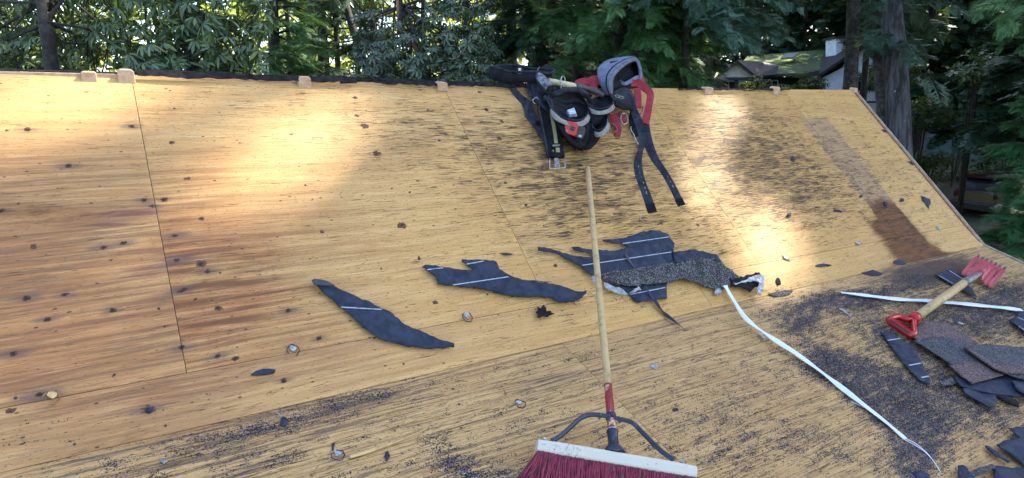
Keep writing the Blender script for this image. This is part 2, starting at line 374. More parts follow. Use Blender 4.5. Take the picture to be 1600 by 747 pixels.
# ------------------------------------------------------------------ ground
def make_ground():
    n = 121; xs = np.linspace(-1, 1, n); g = np.sign(xs)*np.abs(xs)**2.2*420
    X, Y = np.meshgrid(g, g, indexing='ij'); R = np.hypot(X, Y)
    left = np.clip((Y*.8-X*.55)/40, 0, 1)
    Z = np.clip((R-14)/70, 0, 1)**1.2*7*(.35+.65*left)+.25*np.sin(X*.31)*np.cos(Y*.27)*np.clip((R-12)/20, 0, 1)
    V = np.stack([X.ravel(), Y.ravel(), Z.ravel()], 1)
    i, j = np.meshgrid(np.arange(n-1), np.arange(n-1), indexing='ij'); a = (i*n+j).ravel()
    F = np.stack([a, a+n, a+n+1, a+1], 1)
    return tag(build('ground', V, F, M['ground'], None, True), kind='structure')
make_ground()
def gz(x, y):
    R = math.hypot(x, y); left = min(max((y*.8-x*.55)/40, 0), 1)
    return max(0, min((R-14)/70, 1))**1.2*7*(.35+.65*left)+.25*math.sin(x*.31)*math.cos(y*.27)*min(max((R-12)/20, 0), 1)

# ------------------------------------------------------------------ the stripped house roof
house = empty('house', (1.2, BRK[1], 0), 'house whose low and steep roof slopes are stripped to bare stained plywood', 'house')
def blob(px, py, cx, cy, rx, ry, rot=0, amp=1):
    a = rad(rot); dx = px-cx; dy = py-cy; u = dx*math.cos(a)+dy*math.sin(a); v = -dx*math.sin(a)+dy*math.cos(a)
    return amp*np.exp(-(u/rx)**2-(v/ry)**2)
def c3(o, s, L): return [(o[0]+x/s, o[1]+y/s, r) for x, y, r in L]
KN = c3((0, 90), 3.1125, [(838, 415, 2), (848, 245, 1), (910, 590, 2), (797, 690, 2), (960, 675, 1), (830, 157, 1), (33, 352, 1), (390, 507, 1), (90, 712, 1)]) \
   + c3((0, 300), 3.735, [(1175, 158, 2), (1150, 25, 1), (1172, 422, 3), (1275, 680, 2), (198, 316, 2), (645, 400, 1), (110, 70, 1), (1335, 258, 1), (1140, 628, 1)]) \
   + c3((0, 440), 2.433, [(830, 102, 2), (562, 487, 3), (42, 492, 2), (743, 68, 1), (875, 185, 1), (895, 292, 2), (247, 48, 1), (435, 357, 1), (625, 172, 1)]) \
   + c3((500, 0), 2.872, [(157, 440, 2), (208, 498, 1), (200, 568, 3), (255, 690, 3), (165, 522, 2), (745, 492, 2.4), (715, 413, 2), (817, 545, 2), (807, 620, 2.4), (535, 630, 1.5), (483, 491, 1)]) \
   + [(587, 242, 2), (628, 352, 3.2), (612, 295, 1), (488, 312, 1), (503, 362, 1.4), (850, 353, 1), (680, 472, 2), (655, 403, 1.6), (1043, 420, 1), (1090, 352, 2), (978, 400, 1.3), (868, 415, 2),
      (790, 285, 1.4), (822, 320, 1.6), (850, 300, 1), (1200, 352, 1.4), (1305, 360, 1.2), (1165, 310, 1), (1010, 160, 1), (1085, 300, 1), (760, 232, 1.4), (560, 420, 1), (640, 300, 1.2), (455, 210, 1)]
HL = c3((0, 90), 3.1125, [(133, 350, 1), (330, 528, 1.3), (640, 335, 1.2), (700, 695, 1), (740, 722, 1)]) + c3((0, 300), 3.735, [(12, 107, 1.2), (840, 48, 1), (960, 45, .8), (720, 297, 1.3), (603, 322, 1.3), (380, 597, 1.2), (155, 622, 1.4), (660, 690, 1), (1210, 467, 1.3), (1030, 400, 1.8), (1020, 255, 1.4), (1050, 580, 1.4)]) \
   + c3((0, 440), 2.433, [(100, 62, 1.3), (180, 143, 1.2), (50, 275, 1.4), (428, 108, 1), (1095, 112, 1.4), (828, 283, 1.4), (1212, 216, 1), (1078, 378, 1), (562, 487, 1.6), (700, 30, 1.2), (690, 250, 1.4), (150, 430, 1.8)])
def plane_xy(P, low): 
    e = EL if low else EU
    return P[..., 0], (P-BRK)@e
def deck_fields(P, low):
    px, py = proj(P); X, s = plane_xy(P, low); f = {}
    z = np.zeros(len(P)); B = lambda *a: blob(px, py, *a)
    wx = np.clip(px, -500, 2200)
    if not low:
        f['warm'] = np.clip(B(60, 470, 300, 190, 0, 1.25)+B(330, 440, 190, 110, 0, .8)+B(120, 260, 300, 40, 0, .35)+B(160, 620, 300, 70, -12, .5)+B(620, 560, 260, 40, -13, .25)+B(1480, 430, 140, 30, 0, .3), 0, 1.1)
        pX0 = U(1280, 225)[0]; pX1 = U(1326, 225)[0]; s1 = (U(1270, 183)-BRK)@EU
        wob_ = np.array([noise.noise(Vector((a*9, b*14, 3))) for a, b in zip(X, s)]) if X.max() > 3.2 else 0
        sm = lambda a: np.clip((a+.010*wob_)/.014, 0, 1)
        f['pale'] = sm(X-pX0)*sm(pX1-X)*sm(s1-s)
        st_ = f['pale']*np.clip((py-195)/150, 0, 1)
        f['dark'] = st_*.62*np.clip((py-255)/110, 0, 1)**.7+B(1408, 365, 50, 34, 48, .75)+B(1432, 395, 40, 24, 20, .95)+B(1378, 345, 22, 30, 50, .5)+B(1450, 408, 70, 12, -12, .7)+B(1320, 260, 40, 25, 50, .35)+B(1480, 412, 60, 14, -8, .5)+B(500, 390, 100, 50, 0, .22)+B(60, 340, 120, 40, 0, .3)+B(250, 215, 60, 9, 0, .25)+B(90, 640, 90, 30, -10, .35)+B(130, 700, 180, 18, -12, .45)+B(400, 640, 120, 14, -12, .35)+B(40, 330, 200, 26, 0, .3)+B(330, 445, 60, 26, -8, .4)+B(930, 240, 90, 40, 0, .3)
        f['purple'] = B(200, 333, 90, 7, -3, 1.1)+B(175, 352, 70, 5, 0, 1)+B(60, 375, 80, 5, -4, .6)+B(230, 418, 80, 7, -7, 1)+B(225, 432, 60, 5, -8, .8)+B(250, 630, 140, 10, -12, .7)+B(60, 700, 60, 9, -12, .7)+B(430, 490, 60, 12, -10, .4)
        f['crack'] = np.clip(B(900, 260, 170, 90, 0, 1.05)+B(1170, 225, 120, 70, 10, 1.0)+B(700, 215, 140, 60, 0, .5)+B(1240, 310, 120, 60, 0, .7)+B(500, 170, 200, 60, 0, .3)+B(950, 350, 200, 60, 0, .45)+B(1400, 280, 160, 120, 0, .35)+B(1120, 380, 120, 50, 0, .35), 0, 1.1)+.30
        for s0 in (.585*SC, .434*SC, .87*LU): f['crack'] = f['crack']+.35*np.exp(-((s-s0)/.006)**2)*(np.sin(X*3+s0*9) > -.2)
        f['dirt'] = B(1220, 455, 60, 12, -8, .5)+B(950, 470, 160, 20, -8, .25)+B(40, 680, 150, 30, -12, .2)+B(1460, 412, 60, 9, -10, .5)
    else:
        f['warm'] = B(300, 650, 500, 60, -13, .35); f['pale'] = z; f['purple'] = B(300, 660, 200, 12, -12, .5)
        f['dark'] = B(300, 705, 420, 45, -12, .36)+B(560, 625, 110, 22, -12, .28)+B(1455, 425, 85, 26, -8, 1.0)+B(880, 590, 70, 12, -12, .4)+B(620, 740, 240, 30, -5, .3)
        f['crack'] = .5+B(400, 720, 500, 60, -12, .22)+B(1250, 690, 200, 60, -12, .25)
        f['dirt'] = np.clip(B(250, 712, 300, 30, -12, .35)+B(1345, 590, 110, 28, 28, 1.15)+B(1290, 575, 45, 18, 0, .8)+B(1385, 640, 70, 36, 40, 1.0)+B(1435, 715, 45, 60, 20, 1.15)+B(1255, 505, 35, 16, -10, 1.05)+B(1250, 480, 70, 14, -14, .6)+B(1330, 470, 70, 16, 0, .9)
            +B(1380, 520, 80, 26, 20, .8)+B(1520, 500, 110, 36, 10, 1.0)+B(1580, 460, 50, 26, 0, 1.1)+B(1470, 600, 90, 50, 10, .75)+B(1560, 650, 80, 40, 0, .6)+B(1400, 450, 60, 12, -10, .6)+B(1430, 432, 30, 8, 0, .7)
            +B(700, 715, 55, 24, 40, .6)+B(770, 745, 80, 18, 10, .7)+B(560, 622, 110, 14, -12, .6)+B(420, 668, 160, 14, -12, .6)+B(600, 735, 100, 20, -8, .3)+B(820, 680, 130, 80, 0, .22)+B(1180, 600, 90, 60, 0, .25)+B(1150, 700, 120, 40, 0, .4)
            +B(1300, 700, 90, 30, 20, .4)+B(350, 735, 260, 24, -12, .4)+B(900, 560, 60, 6, -14, .5)+B(1090, 640, 70, 30, 0, .3)+.13*np.clip((px-560)/500, 0, 1)+B(1000, 720, 250, 60, 0, .12)+B(1480, 560, 200, 120, 0, .12), 0, 1.25)
    sp = z.copy(); ha = z.copy()
    for x, y, r in KN:
        if lower(x, y) != low: continue
        q = D(x, y); a, b = plane_xy(q, low); R = .0040*r**1.05
        d = np.sqrt(((X-a)/1.25)**2+(s-b)**2)/R; sp = np.maximum(sp, np.minimum(np.clip(1.25-d*.75, 0, 1), (.60 if r >= 1.9 else 1)+.5*np.clip(1-d/.45, 0, 1)))
        if r >= 2: ha = np.maximum(ha, .35*np.exp(-((X-a)/.05)**2-((s-b)/.018)**2))
    for x, y, r in HL:
        if lower(x, y) != low: continue
        q = D(x, y); a, b = plane_xy(q, low)
        d = np.sqrt(((X-a)/1.3)**2+(s-b)**2)/.0055; sp = np.maximum(sp, np.clip(1.5-d*.75, 0, 1))
        ha = np.maximum(ha, np.exp(-((X-a)/(.045*r))**2-((s-b)/(.014*r))**2))
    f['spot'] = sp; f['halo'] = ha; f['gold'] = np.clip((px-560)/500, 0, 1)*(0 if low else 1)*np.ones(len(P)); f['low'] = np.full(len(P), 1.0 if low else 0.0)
    return f
def sheet_mesh(x0, x1, s0, s1, low, sid, step=.007, raise_=0):
    g = .0009; x0 += g; x1 -= g; s0 += g; s1 -= g
    nx = max(2, int((x1-x0)/step)); ns = max(2, int((s1-s0)/step))
    gx = np.linspace(x0, x1, nx); gs = np.linspace(s0, s1, ns)
    X, Sg = np.meshgrid(gx, gs, indexing='ij'); e, n_ = (EL, NL) if low else (EU, NU)
    H = .0035*np.sin(X*2.1+sid)*np.sin(Sg*3+sid*2)*.5+.002*np.sin(X*5.3+Sg*4+sid)
    edge = np.minimum(np.minimum(X-x0, x1-X), np.minimum(Sg-s0, s1-Sg)); H = H*np.clip(edge/.08, 0, 1)-.0004*np.clip(1-edge/.006, 0, 1)
    H = H+raise_*np.clip(1-(Sg-s0)/(s1-s0), 0, 1)
    if not low: H = H-sag(X, Sg)
    P = BRK+X[..., None]*np.array([1., 0, 0])+Sg[..., None]*e+H[..., None]*n_
    P = P.reshape(-1, 3); i, j = np.meshgrid(np.arange(nx-1), np.arange(ns-1), indexing='ij'); a = (i*ns+j).ravel()
    F = np.stack([a, a+ns, a+ns+1, a+1], 1)
    # sides
    b = np.concatenate([np.arange(nx)*ns, (nx-1)*ns+np.arange(1, ns), (np.arange(nx-2, -1, -1))*ns+ns-1, np.arange(ns-2, 0, -1)])
    base = len(P); P2 = P[b]-n_*.0125; m = len(b); k = np.arange(m); kn = (k+1) % m
    F = np.concatenate([F, np.stack([base+m+k, base+k, base+kn, base+m+kn], 1)])
    P = np.concatenate([P, P2, P[b]-n_*.0001]); uv = np.stack(plane_xy(P, low), 1)
    if low: uv[:, 1] -= 7
    at_ = deck_fields(P, low); at_['sheet'] = np.full(len(P), float(sid)); 
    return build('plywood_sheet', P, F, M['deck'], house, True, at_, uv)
sid = 1
up_seams = [-3.46, -2.24, -1.02, .2024, 1.43, 2.645, 3.86, XR]
for a, b in zip(up_seams[:-1], up_seams[1:]):
    sheet_mesh(a, b, .158, LU, False, sid, .008 if b > -1.1 else .04); sid += 1
for a, b in zip([-3.46, -1.8, 2.2], [-1.8, 2.2, XR]):
    sheet_mesh(a, b, -.004, .158, False, sid, .007, 0.0045); sid += 1
for a, b in zip([-3.46, -1.03, 1.41, 3.85], [-1.03, 1.41, 3.85, XR]):
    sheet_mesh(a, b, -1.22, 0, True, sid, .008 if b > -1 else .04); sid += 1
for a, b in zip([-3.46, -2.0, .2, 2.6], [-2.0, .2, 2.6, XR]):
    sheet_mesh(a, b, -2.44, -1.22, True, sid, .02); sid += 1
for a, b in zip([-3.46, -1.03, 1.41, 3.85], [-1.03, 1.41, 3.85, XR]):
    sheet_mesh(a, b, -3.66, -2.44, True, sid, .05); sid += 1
RIDGE = BRK+EU*LU
# dark underlay just beneath so that joints read dark
mb = MB()
for e, n_, a, b in ((EU, NU, .0, LU-.02), (EL, NL, -3.6, 0)):
    q = [BRK+np.array([x, 0, 0])+e*s-n_*.045 for x, s in ((-3.4, a), (XR-.03, a), (XR-.03, b), (-3.4, b))]; mb.add(q, [(0, 1, 2, 3)])
mb.out('roof_underlay', M['edge'], house)
# rake board following both slopes
def rake(e, n_, a, b):
    m = MB(); c = [BRK+e*s+np.array([XR+.002+dx, 0, 0])+n_*h for s in (a, b) for dx, h in ((0, .006), (.022, .006), (.022, -.16), (0, -.16))]
    m.add(c, [(0, 1, 2, 3), (4, 7, 6, 5), (0, 4, 5, 1), (1, 5, 6, 2), (2, 6, 7, 3), (3, 7, 4, 0)]); return m.out('rake_board', M['rake'], house, bevel=.002)
rake(EU, NU, .0, LU+.01); rake(EL, NL, -3.66, -.003)
# thin weathered batten on top of the rake edge
m = MB()
for e, n_, a, b in ((EU, NU, .02, LU),):
    m.ribbon([BRK+e*s+np.array([XR-.012, 0, 0])+n_*.004 for s in np.linspace(a, b, 12)], .009, [1, 0, 0], .006)
m.out('rake_trim', M['edge'], house)
# ridge: torn black felt standing up behind the edge, pale top plate, and cut blocks
def ridge_z(x): return RIDGE[2]-sag(np.array(x), LU)
top = MB(); P = []
xs = np.linspace(-3.4, 3.96, 160); rings = []
for i, x in enumerate(xs):
    nz = noise.noise(Vector((x*2.2, 3, 0)))*.010+noise.noise(Vector((x*9, 7, 0)))*.005; y = RIDGE[1]+.028; z = float(ridge_z(x))
    th = .017+nz-.008*(x < .2)-.013*(x > 2.7)*0+(.006 if .25 < x < 1.4 else 0)-(.013 if x > 2.7 else 0)
    rings.append([(x, y-.014, z-.02), (x, y-.017+nz*.4, z+th*.55), (x, y-.008, z+th), (x, y+.012, z+th*.9+nz*.5), (x, y+.055, z-.02), (x, y+.05, z-.04), (x, y+.0, z-.03)])
top.loft(rings, True, True, True).out('ridge_felt', M['tarpaper'], house)
rr_ = random.Random(5)
for k, (x0, x1, up, dy) in enumerate(((-3.3, -.45, -.010, .001), (-.6, .24, -.008, .001), (.22, 1.02, .004, -.022), (.95, 1.75, -.003, -.018), (1.6, 2.3, .000, -.020), (2.9, 3.9, -.006, -.018))):
    L = int((x1-x0)/.02); a = []; b = []
    for i in range(L+1):
        x = x0+(x1-x0)*i/L; z = float(ridge_z(x)); j = noise.noise(Vector((x*5, k, 0)))*.008+rr_.uniform(-.003, .003)
        a.append((x, RIDGE[1]+dy+.012, z+.012+up+j)); b.append((x, RIDGE[1]+dy+.004*math.sin(x*13), z-.002+rr_.uniform(-.004, .003)+noise.noise(Vector((x*7, k, 4)))*.006))
    MB().loft([a, b], False).out('felt_layer', M['tarpaper'], house, solid=.002)
m = MB(); m.box((-1.1, RIDGE[1]+.0, float(ridge_z(-.5))-.021), (2.6, .02, .034)); m.out('ridge_plate', M['block'], house, bevel=.002)
for px, py, wd, hh in ((195, 111, .054, .022), (138, 114, .048, .010), (472, 124, .052, .020), (685, 129, .052, .015), (1102, 140, .072, .016), (1208, 140, .062, .022), (1333, 141, .045, .016)):
    q = U(px, py); x = q[0]; z = float(ridge_z(x)); m = MB(); y0 = RIDGE[1]-.014
    pr = [(-wd/2, -.03), (-wd/2*.9, hh*.6), (-wd/2*.62, hh), (wd/2*.62, hh), (wd/2*.93, hh*.65), (wd/2, -.03)]
    m.loft([[(x+a, y0+d, z+b+(.0 if b < 0 else dz)) for a, b in pr] for d, dz in ((-.012, -.004), (.028, 0))], True, True, True); m.out('ridge_block', M['block'], house, bevel=.003)
# far slope and walls of the house
m = MB(); nb = 24
rg = [[(x, RIDGE[1]+.03+d, float(ridge_z(x))-.02-d*.98) for x in np.linspace(-3.45, XR, nb)] for d in (0, .8, 1.8, 2.9)]
m.loft(rg, False); m.out('back_slope', M['tarpaper'], house, solid=.02)
y0 = BRK[1]-3.5*math.cos(AL); y1 = RIDGE[1]+2.6; zt0 = BRK[2]-3.5*math.sin(AL)-.1
m = MB()
for x in (-3.4, XR-.08):
    m.add([(x, y0, 0), (x, y1, 0), (x, y1, RIDGE[2]-2.75), (x, RIDGE[1], RIDGE[2]-.12), (x, BRK[1], BRK[2]-.14), (x, y0, zt0-.05)], [(0, 1, 2, 3, 4, 5)])
m.add([(-3.4, y0, 0), (XR-.08, y0, 0), (XR-.08, y0, zt0-.05), (-3.4, y0, zt0-.05)], [(0, 1, 2, 3)])
m.add([(-3.4, y1, 0), (XR-.08, y1, 0), (XR-.08, y1, RIDGE[2]-2.75), (-3.4, y1, RIDGE[2]-2.75)], [(0, 1, 2, 3)])
m.out('wall', M['darkwood'], house)
# ------------------------------------------------------------------ vegetation
def quat_basis(d, upv):
    d = d/np.linalg.norm(d, axis=1, keepdims=True); s_ = np.cross(upv, d); s_ /= np.linalg.norm(s_, axis=1, keepdims=True)+1e-9; u = np.cross(d, s_); return np.stack([d, s_, u], 2)
def scatter(T, F, B, O, sc):
    V = np.einsum('nij,kj->nki', B*sc[:, None, None], T)+O[:, None, :]; n, k = len(O), len(T)
    FF = (F[None]+(np.arange(n)*k)[:, None, None]).reshape(-1, F.shape[1]); return V.reshape(-1, 3), FF
def leaf_T(L, W, ox, ang, droop, fold=.25):
    """one folded leaf starting at distance ox from the centre, in direction ang"""
    x = np.array([0, .34, .74, 1, .74, .34, .36, .72])*L+ox; y = np.array([0, W*.42, W*.46, 0, -W*.46, -W*.42, 0, 0]); z = np.array([0, 0, 0, 0, 0, 0, -W*fold, -W*fold])
    zz = z-np.tan(droop)*(x-ox)*(.5+.5*(x-ox)/L); c, s_ = math.cos(ang), math.sin(ang)
    return np.stack([x*c-y*s_, x*s_+y*c, zz], 1)
LF = np.array([[0, 6, 1, 1], [0, 5, 6, 6], [1, 6, 7, 2], [5, 4, 7, 6], [2, 7, 3, 3], [4, 3, 7, 7]])[:, :4]
LQ = np.array([[0, 6, 7, 2], [0, 2, 1, 0]])
LQ = np.array([[6, 2, 1, 0], [6, 7, 3, 2], [0, 5, 4, 6], [6, 4, 3, 7]])
def whorl(n, L, W, droop, seed):
    r = np.random.default_rng(seed); V = []; F = []
    for i in range(n):
        V.append(leaf_T(L*r.uniform(.75, 1.15), W*r.uniform(.85, 1.15), .01, 2*math.pi*(i+r.uniform(-.25, .25))/n, droop+r.uniform(-.35, .35))); F.append(LQ+i*8)
    return np.concatenate(V), np.concatenate(F)
def spray_T(n=13, seed=0, hw=.026, hang=.10):
    r = np.random.default_rng(seed); V = []; F = []
    def dia(a, b, w):
        d = b-a; sd = np.array([-d[1], d[0], 0]); sd = sd/(np.linalg.norm(sd)+1e-9)*w; i = len(V)*4; mid = a+d*.55
        V.append(np.array([a, mid+sd, b, mid-sd])); F.append([i, i+1, i+2, i+3])
    dia(np.array([0., 0, 0]), np.array([1., 0, -hang*1.4]), hw*1.0)
    for i in range(n):
        x = .04+.9*(i+r.uniform(-.3, .3))/n; base = np.array([x, 0, -hang*1.4*x*x])
        for sg in (-1, 1):
            L = (.42*(1-x)**.75+.07)*r.uniform(.75, 1.15); a = rad(r.uniform(42, 62))
            tip = base+np.array([math.cos(a)*L, sg*math.sin(a)*L, -hang*L*r.uniform(.6, 2.6)])
            dia(base, tip, hw*r.uniform(.8, 1.25))
            if L > .2:
                mid = base*.45+tip*.55
                for s2 in (-1, 1):
                    t2 = mid+np.array([math.cos(a+s2*.75)*L*.32, sg*math.sin(a+s2*.75)*L*.32, -hang*L*.5]); dia(mid, t2, hw*.75)
    return np.concatenate(V), np.array(F)
SPR = [spray_T(20, k, .0135, .12) for k in range(3)]; SPRW = [spray_T(9, k, .04) for k in range(2)]; SPRC = [spray_T(5, k, .06) for k in range(2)]
def trunk_mb(x, y, z0, z1, r0, r1, lean=(0, 0), n=12, rough=.08, flare=.5, seed=0):
    m = MB(); rings = []; K = max(10, int((z1-z0)/.35))
    for i in range(K+1):
        t = i/K; z = z0+(z1-z0)*t; R = r0+(r1-r0)*t; R *= 1+flare*math.exp(-(z-z0)/.7)
        cx = x+lean[0]*t+.06*math.sin(z*1.1+seed); cy = y+lean[1]*t+.06*math.cos(z*.9+seed)
        rings.append([(cx+R*(1+rough*noise.noise(Vector((math.cos(2*math.pi*k/n)*2+seed, math.sin(2*math.pi*k/n)*2, z*.8)))*1.6)*math.cos(2*math.pi*k/n),
                       cy+R*(1+rough*noise.noise(Vector((math.cos(2*math.pi*k/n)*2, math.sin(2*math.pi*k/n)*2+seed, z*.8)))*1.6)*math.sin(2*math.pi*k/n), z) for k in range(n)])
    return m.loft(rings, True, True, True)
PATCH = [(80, 152, 230, 42, -6, 1), (20, 225, 90, 30, 0, .4), (600, 240, 60, 70, 10, .35), (930, 330, 60, 24, 0, .3), (250, 140, 60, 24, 0, .6), (420, 270, 95, 44, -12, .72), (300, 318, 95, 28, -14, .72), (490, 190, 85, 55, 20, .55), (235, 210, 70, 26, 10, .5), (1128, 172, 34, 22, 25, .85), (1165, 205, 60, 16, 20, .35), (1195, 380, 44, 50, -20, .72), (1240, 412, 75, 24, 0, .72), (1085, 160, 50, 16, 0, .3),
         (1110, 270, 22, 70, -28, .8), (90, 478, 160, 30, -10, .8), (180, 590, 120, 16, -12, .5), (760, 130, 60, 14, 0, .4), (1500, 395, 60, 12, -8, .5), (640, 150, 60, 20, 0, .4)]
def patch_field(P):
    px, py = proj(P); cut = np.zeros(len(P))
    for a in PATCH: cut = np.maximum(cut, blob(px, py, a[0], a[1], a[2]*1.25, a[3]*1.25, a[4], 1.0)*a[5]*1.45)
    return cut*(P@FC > .3)
def roof_foot(O):
    """where the sun ray through O meets the steep slope"""
    s_ = np.array(SUN); T = ((O-BRK)@NU)/(s_@NU); return O-s_*T[:, None], T
def beam(O):
    P, T = roof_foot(O); ss = (P-BRK)@EU
    return (T > .6) & (ss > -.25) & (ss < LU+.2) & (P[:, 0] > -1.5) & (P[:, 0] < XR+.3) & (patch_field(P) > .30)
def thin(V, F, r):
    """leave real gaps in the crown where the flecks of sun come through"""
    C_ = V[F].mean(1); P, T = roof_foot(C_); ss = (P-BRK)@EU
    f = patch_field(P)
    for j in (0, 2): f = np.maximum(f, patch_field(roof_foot(V[F[:, j]])[0]))
    k = ~((T > .6) & (ss > -.4) & (ss < LU+.3) & (P[:, 0] > -1.8) & (P[:, 0] < XR+.4) & (f > r.uniform(.12, .62, len(f)))); return F[k]
def conifer(x, y, h, r0, label, group, bough=2.2, zlo=1.5, mat='fir', dens=1.0, dz=.28, detail=True, seed=0, droop=.35, sspray=.42, bark='barkd', lean=(0, 0), azr=None, cull=None, name='fir_tree', zfine=None, skip=0):
    r = np.random.default_rng(seed+100); z0 = gz(x, y)-.2
    t = empty(name, (x, y, z0), label, 'tree', group)
    trunk_mb(x, y, z0, z0+h, r0, .03, lean, 12, seed=seed, rough=.12).out('trunk', M[bark], t, True)
    O = []; Dr = []; Sc = []; br = MB(); z = z0+zlo
    while z < z0+h-.4:
        rel = (z-z0)/h; L0 = bough*(1-rel)**.75*min(1, .55+rel*2.5)+.15
        fine = zfine is None or zfine[0] < z < zfine[1]
        for b in range(3 if fine else 2):
            az = r.uniform(0, 2*math.pi)
            if azr is not None and fine: az = r.uniform(*azr)
            L = L0*r.uniform(.65, 1.1); dr = droop*r.uniform(.6, 1.4); zb = z+r.uniform(-.1, .1)
            bx = x+lean[0]*rel; by = y+lean[1]*rel; path = []
            for k in range(7):
                q = k/6; path.append(np.array([bx+math.cos(az)*L*q, by+math.sin(az)*L*q, zb+L*(.12*q-dr*q*q)+.05*math.sin(5*q+seed+b)]))
            okl = True
            if cull is not None: okl = bool(np.all(cull(np.array(path[1:5]+path[5:]), r)))
            if beam(np.array(path)).any(): okl = False
            if okl and (fine or L > 1): br.tube(path, list(np.linspace(.012+.012*L, .004, 7)), 5, False)
            ns = int((26 if fine else 9)*L*dens*(1 if detail else .6))+3; q = r.uniform(.12, 1, ns)**.8
            pts = np.array([path[0]*(1-a)+path[-1]*a for a in q]); pts[:, 2] = zb+L*(.12*q-dr*q*q)
            side = r.choice([-1, 1], ns); an = az+side*r.uniform(.25, 1.15, ns); 
            tilt = r.uniform(-.25, .9, ns)*(.5+droop)
            d = np.stack([np.cos(an), np.sin(an), -np.tan(tilt)], 1)
            O.append(pts); Dr.append(d); Sc.append(sspray*(1.25-.6*q)*r.uniform(.6, 1.25, ns)*(1 if fine else 2.2))
        z += dz*r.uniform(.6, 1.4)*(1 if fine else 2.2)
    if br.v: br.out('limbs', M[bark], t)
    O = np.concatenate(O); Dr = np.concatenate(Dr); Sc = np.concatenate(Sc)
    if cull is not None: k = cull(O, r); O, Dr, Sc = O[k], Dr[k], Sc[k]
    k = ~beam(O); O, Dr, Sc = O[k], Dr[k], Sc[k]
    upv = np.tile([0, 0, 1.], (len(O), 1))+r.normal(0, .25, (len(O), 3)); B = quat_basis(Dr, upv)
    Vs = []; Fs = []; R_ = []; b = 0; T = SPR if detail else SPRC; pick = r.integers(0, len(T), len(O))
    for k in range(len(T)):
        mk = pick == k
        if not mk.any(): continue
        V, F = scatter(T[k][0], T[k][1], B[mk], O[mk], Sc[mk]); Vs.append(V); Fs.append(F+b); b += len(V); R_.append(np.repeat(r.uniform(0, 1, mk.sum()), len(T[k][0])))
    Va = np.concatenate(Vs); build('crown', Va, thin(Va, np.concatenate(Fs), r), M[mat], t, False, {'rnd': np.concatenate(R_)})
    return t
def broadleaf(x, y, blobs, label, group, trunk=None, mat='rhodo', n=(8, .100, .034, .7), per=90, seed=0, name='rhododendron', bark='barkd', limbs=6, tips=True):
    """blobs: (centre, radii) volumes of the crown; leaves sit near the shells in tufts on twigs"""
    r = np.random.default_rng(seed+500); t = empty(name, (x, y, gz(x, y)), label, 'tree', group)
    O = []; N = []; br = MB()
    root = np.array([x, y, gz(x, y)]); main = trunk or [root, root+[0, 0, 2.5]]
    main = [np.asarray(p, float) for p in main]
    for c, R in blobs:
        c = np.asarray(c, float); R = np.asarray(R, float); k = int(per*R[0]*R[2]*2.2)+10
        v = r.normal(0, 1, (k, 3)); v /= np.linalg.norm(v, axis=1, keepdims=True); rr = r.uniform(.25, 1.05, (k, 1))**.5
        nz = np.array([noise.noise(Vector(p*2.3+c)) for p in v])[:, None]; P = c+v*R*rr*(1+.45*nz); O.append(P); N.append(v)
        for i in range(limbs):
            p = P[r.integers(k)]; a = main[-1]*.5+main[r.integers(len(main))]*.5; mid = (a+p)/2+r.normal(0, .12, 3); br.tube(smoothpath([a, mid, p], 4), list(np.linspace(.022, .004, 9)), 5, False)
        for i in range(k//3):
            p = P[i]; br.tube([p, p-v[i]*.12+[0, 0, -.08], p-v[i]*.28+[0, 0, -.2]], [.003, .004, .006], 4, False)
    trunkm = MB().tube(smoothpath(main, 5), lerp_list([.12, .068, .052, .04][:len(main)] if len(main) <= 4 else [.12]*len(main), (len(main)-1)*5+1), 12)
    trunkm.out('trunk', M[bark], t, True); br.out('limbs', M['barkd'], t)
    O = np.concatenate(O); N = np.concatenate(N); sh = []
    upw = N*.6+np.array([0, 0, .75])+r.normal(0, .35, N.shape); upw /= np.linalg.norm(upw, axis=1, keepdims=True)
    rd = r.normal(0, 1, N.shape); Dx = rd-upw*np.sum(rd*upw, 1, keepdims=True); B = quat_basis(Dx, upw)
    Vs = []; Fs = []; R_ = []; b = 0; pick = r.integers(0, 3, len(O)); sc = r.uniform(.7, 1.2, len(O))
    for k in range(3):
        T, F0 = whorl(n[0], n[1], n[2], n[3], seed*3+k); mk = pick == k
        V, F = scatter(T, F0, B[mk], O[mk], sc[mk]); Vs.append(V); Fs.append(F+b); b += len(V)
        R_.append(np.repeat(r.uniform(0, 1, mk.sum()*n[0]), 8))
    build('crown', np.concatenate(Vs), np.concatenate(Fs), M[mat], t, False, {'rnd': np.concatenate(R_)})
    return t
def Wp(px, py, d): return at(px, py, d)
def gxy(px, d): q = at(px, 150, d); return float(q[0]), float(q[1])
DEG = math.pi/180

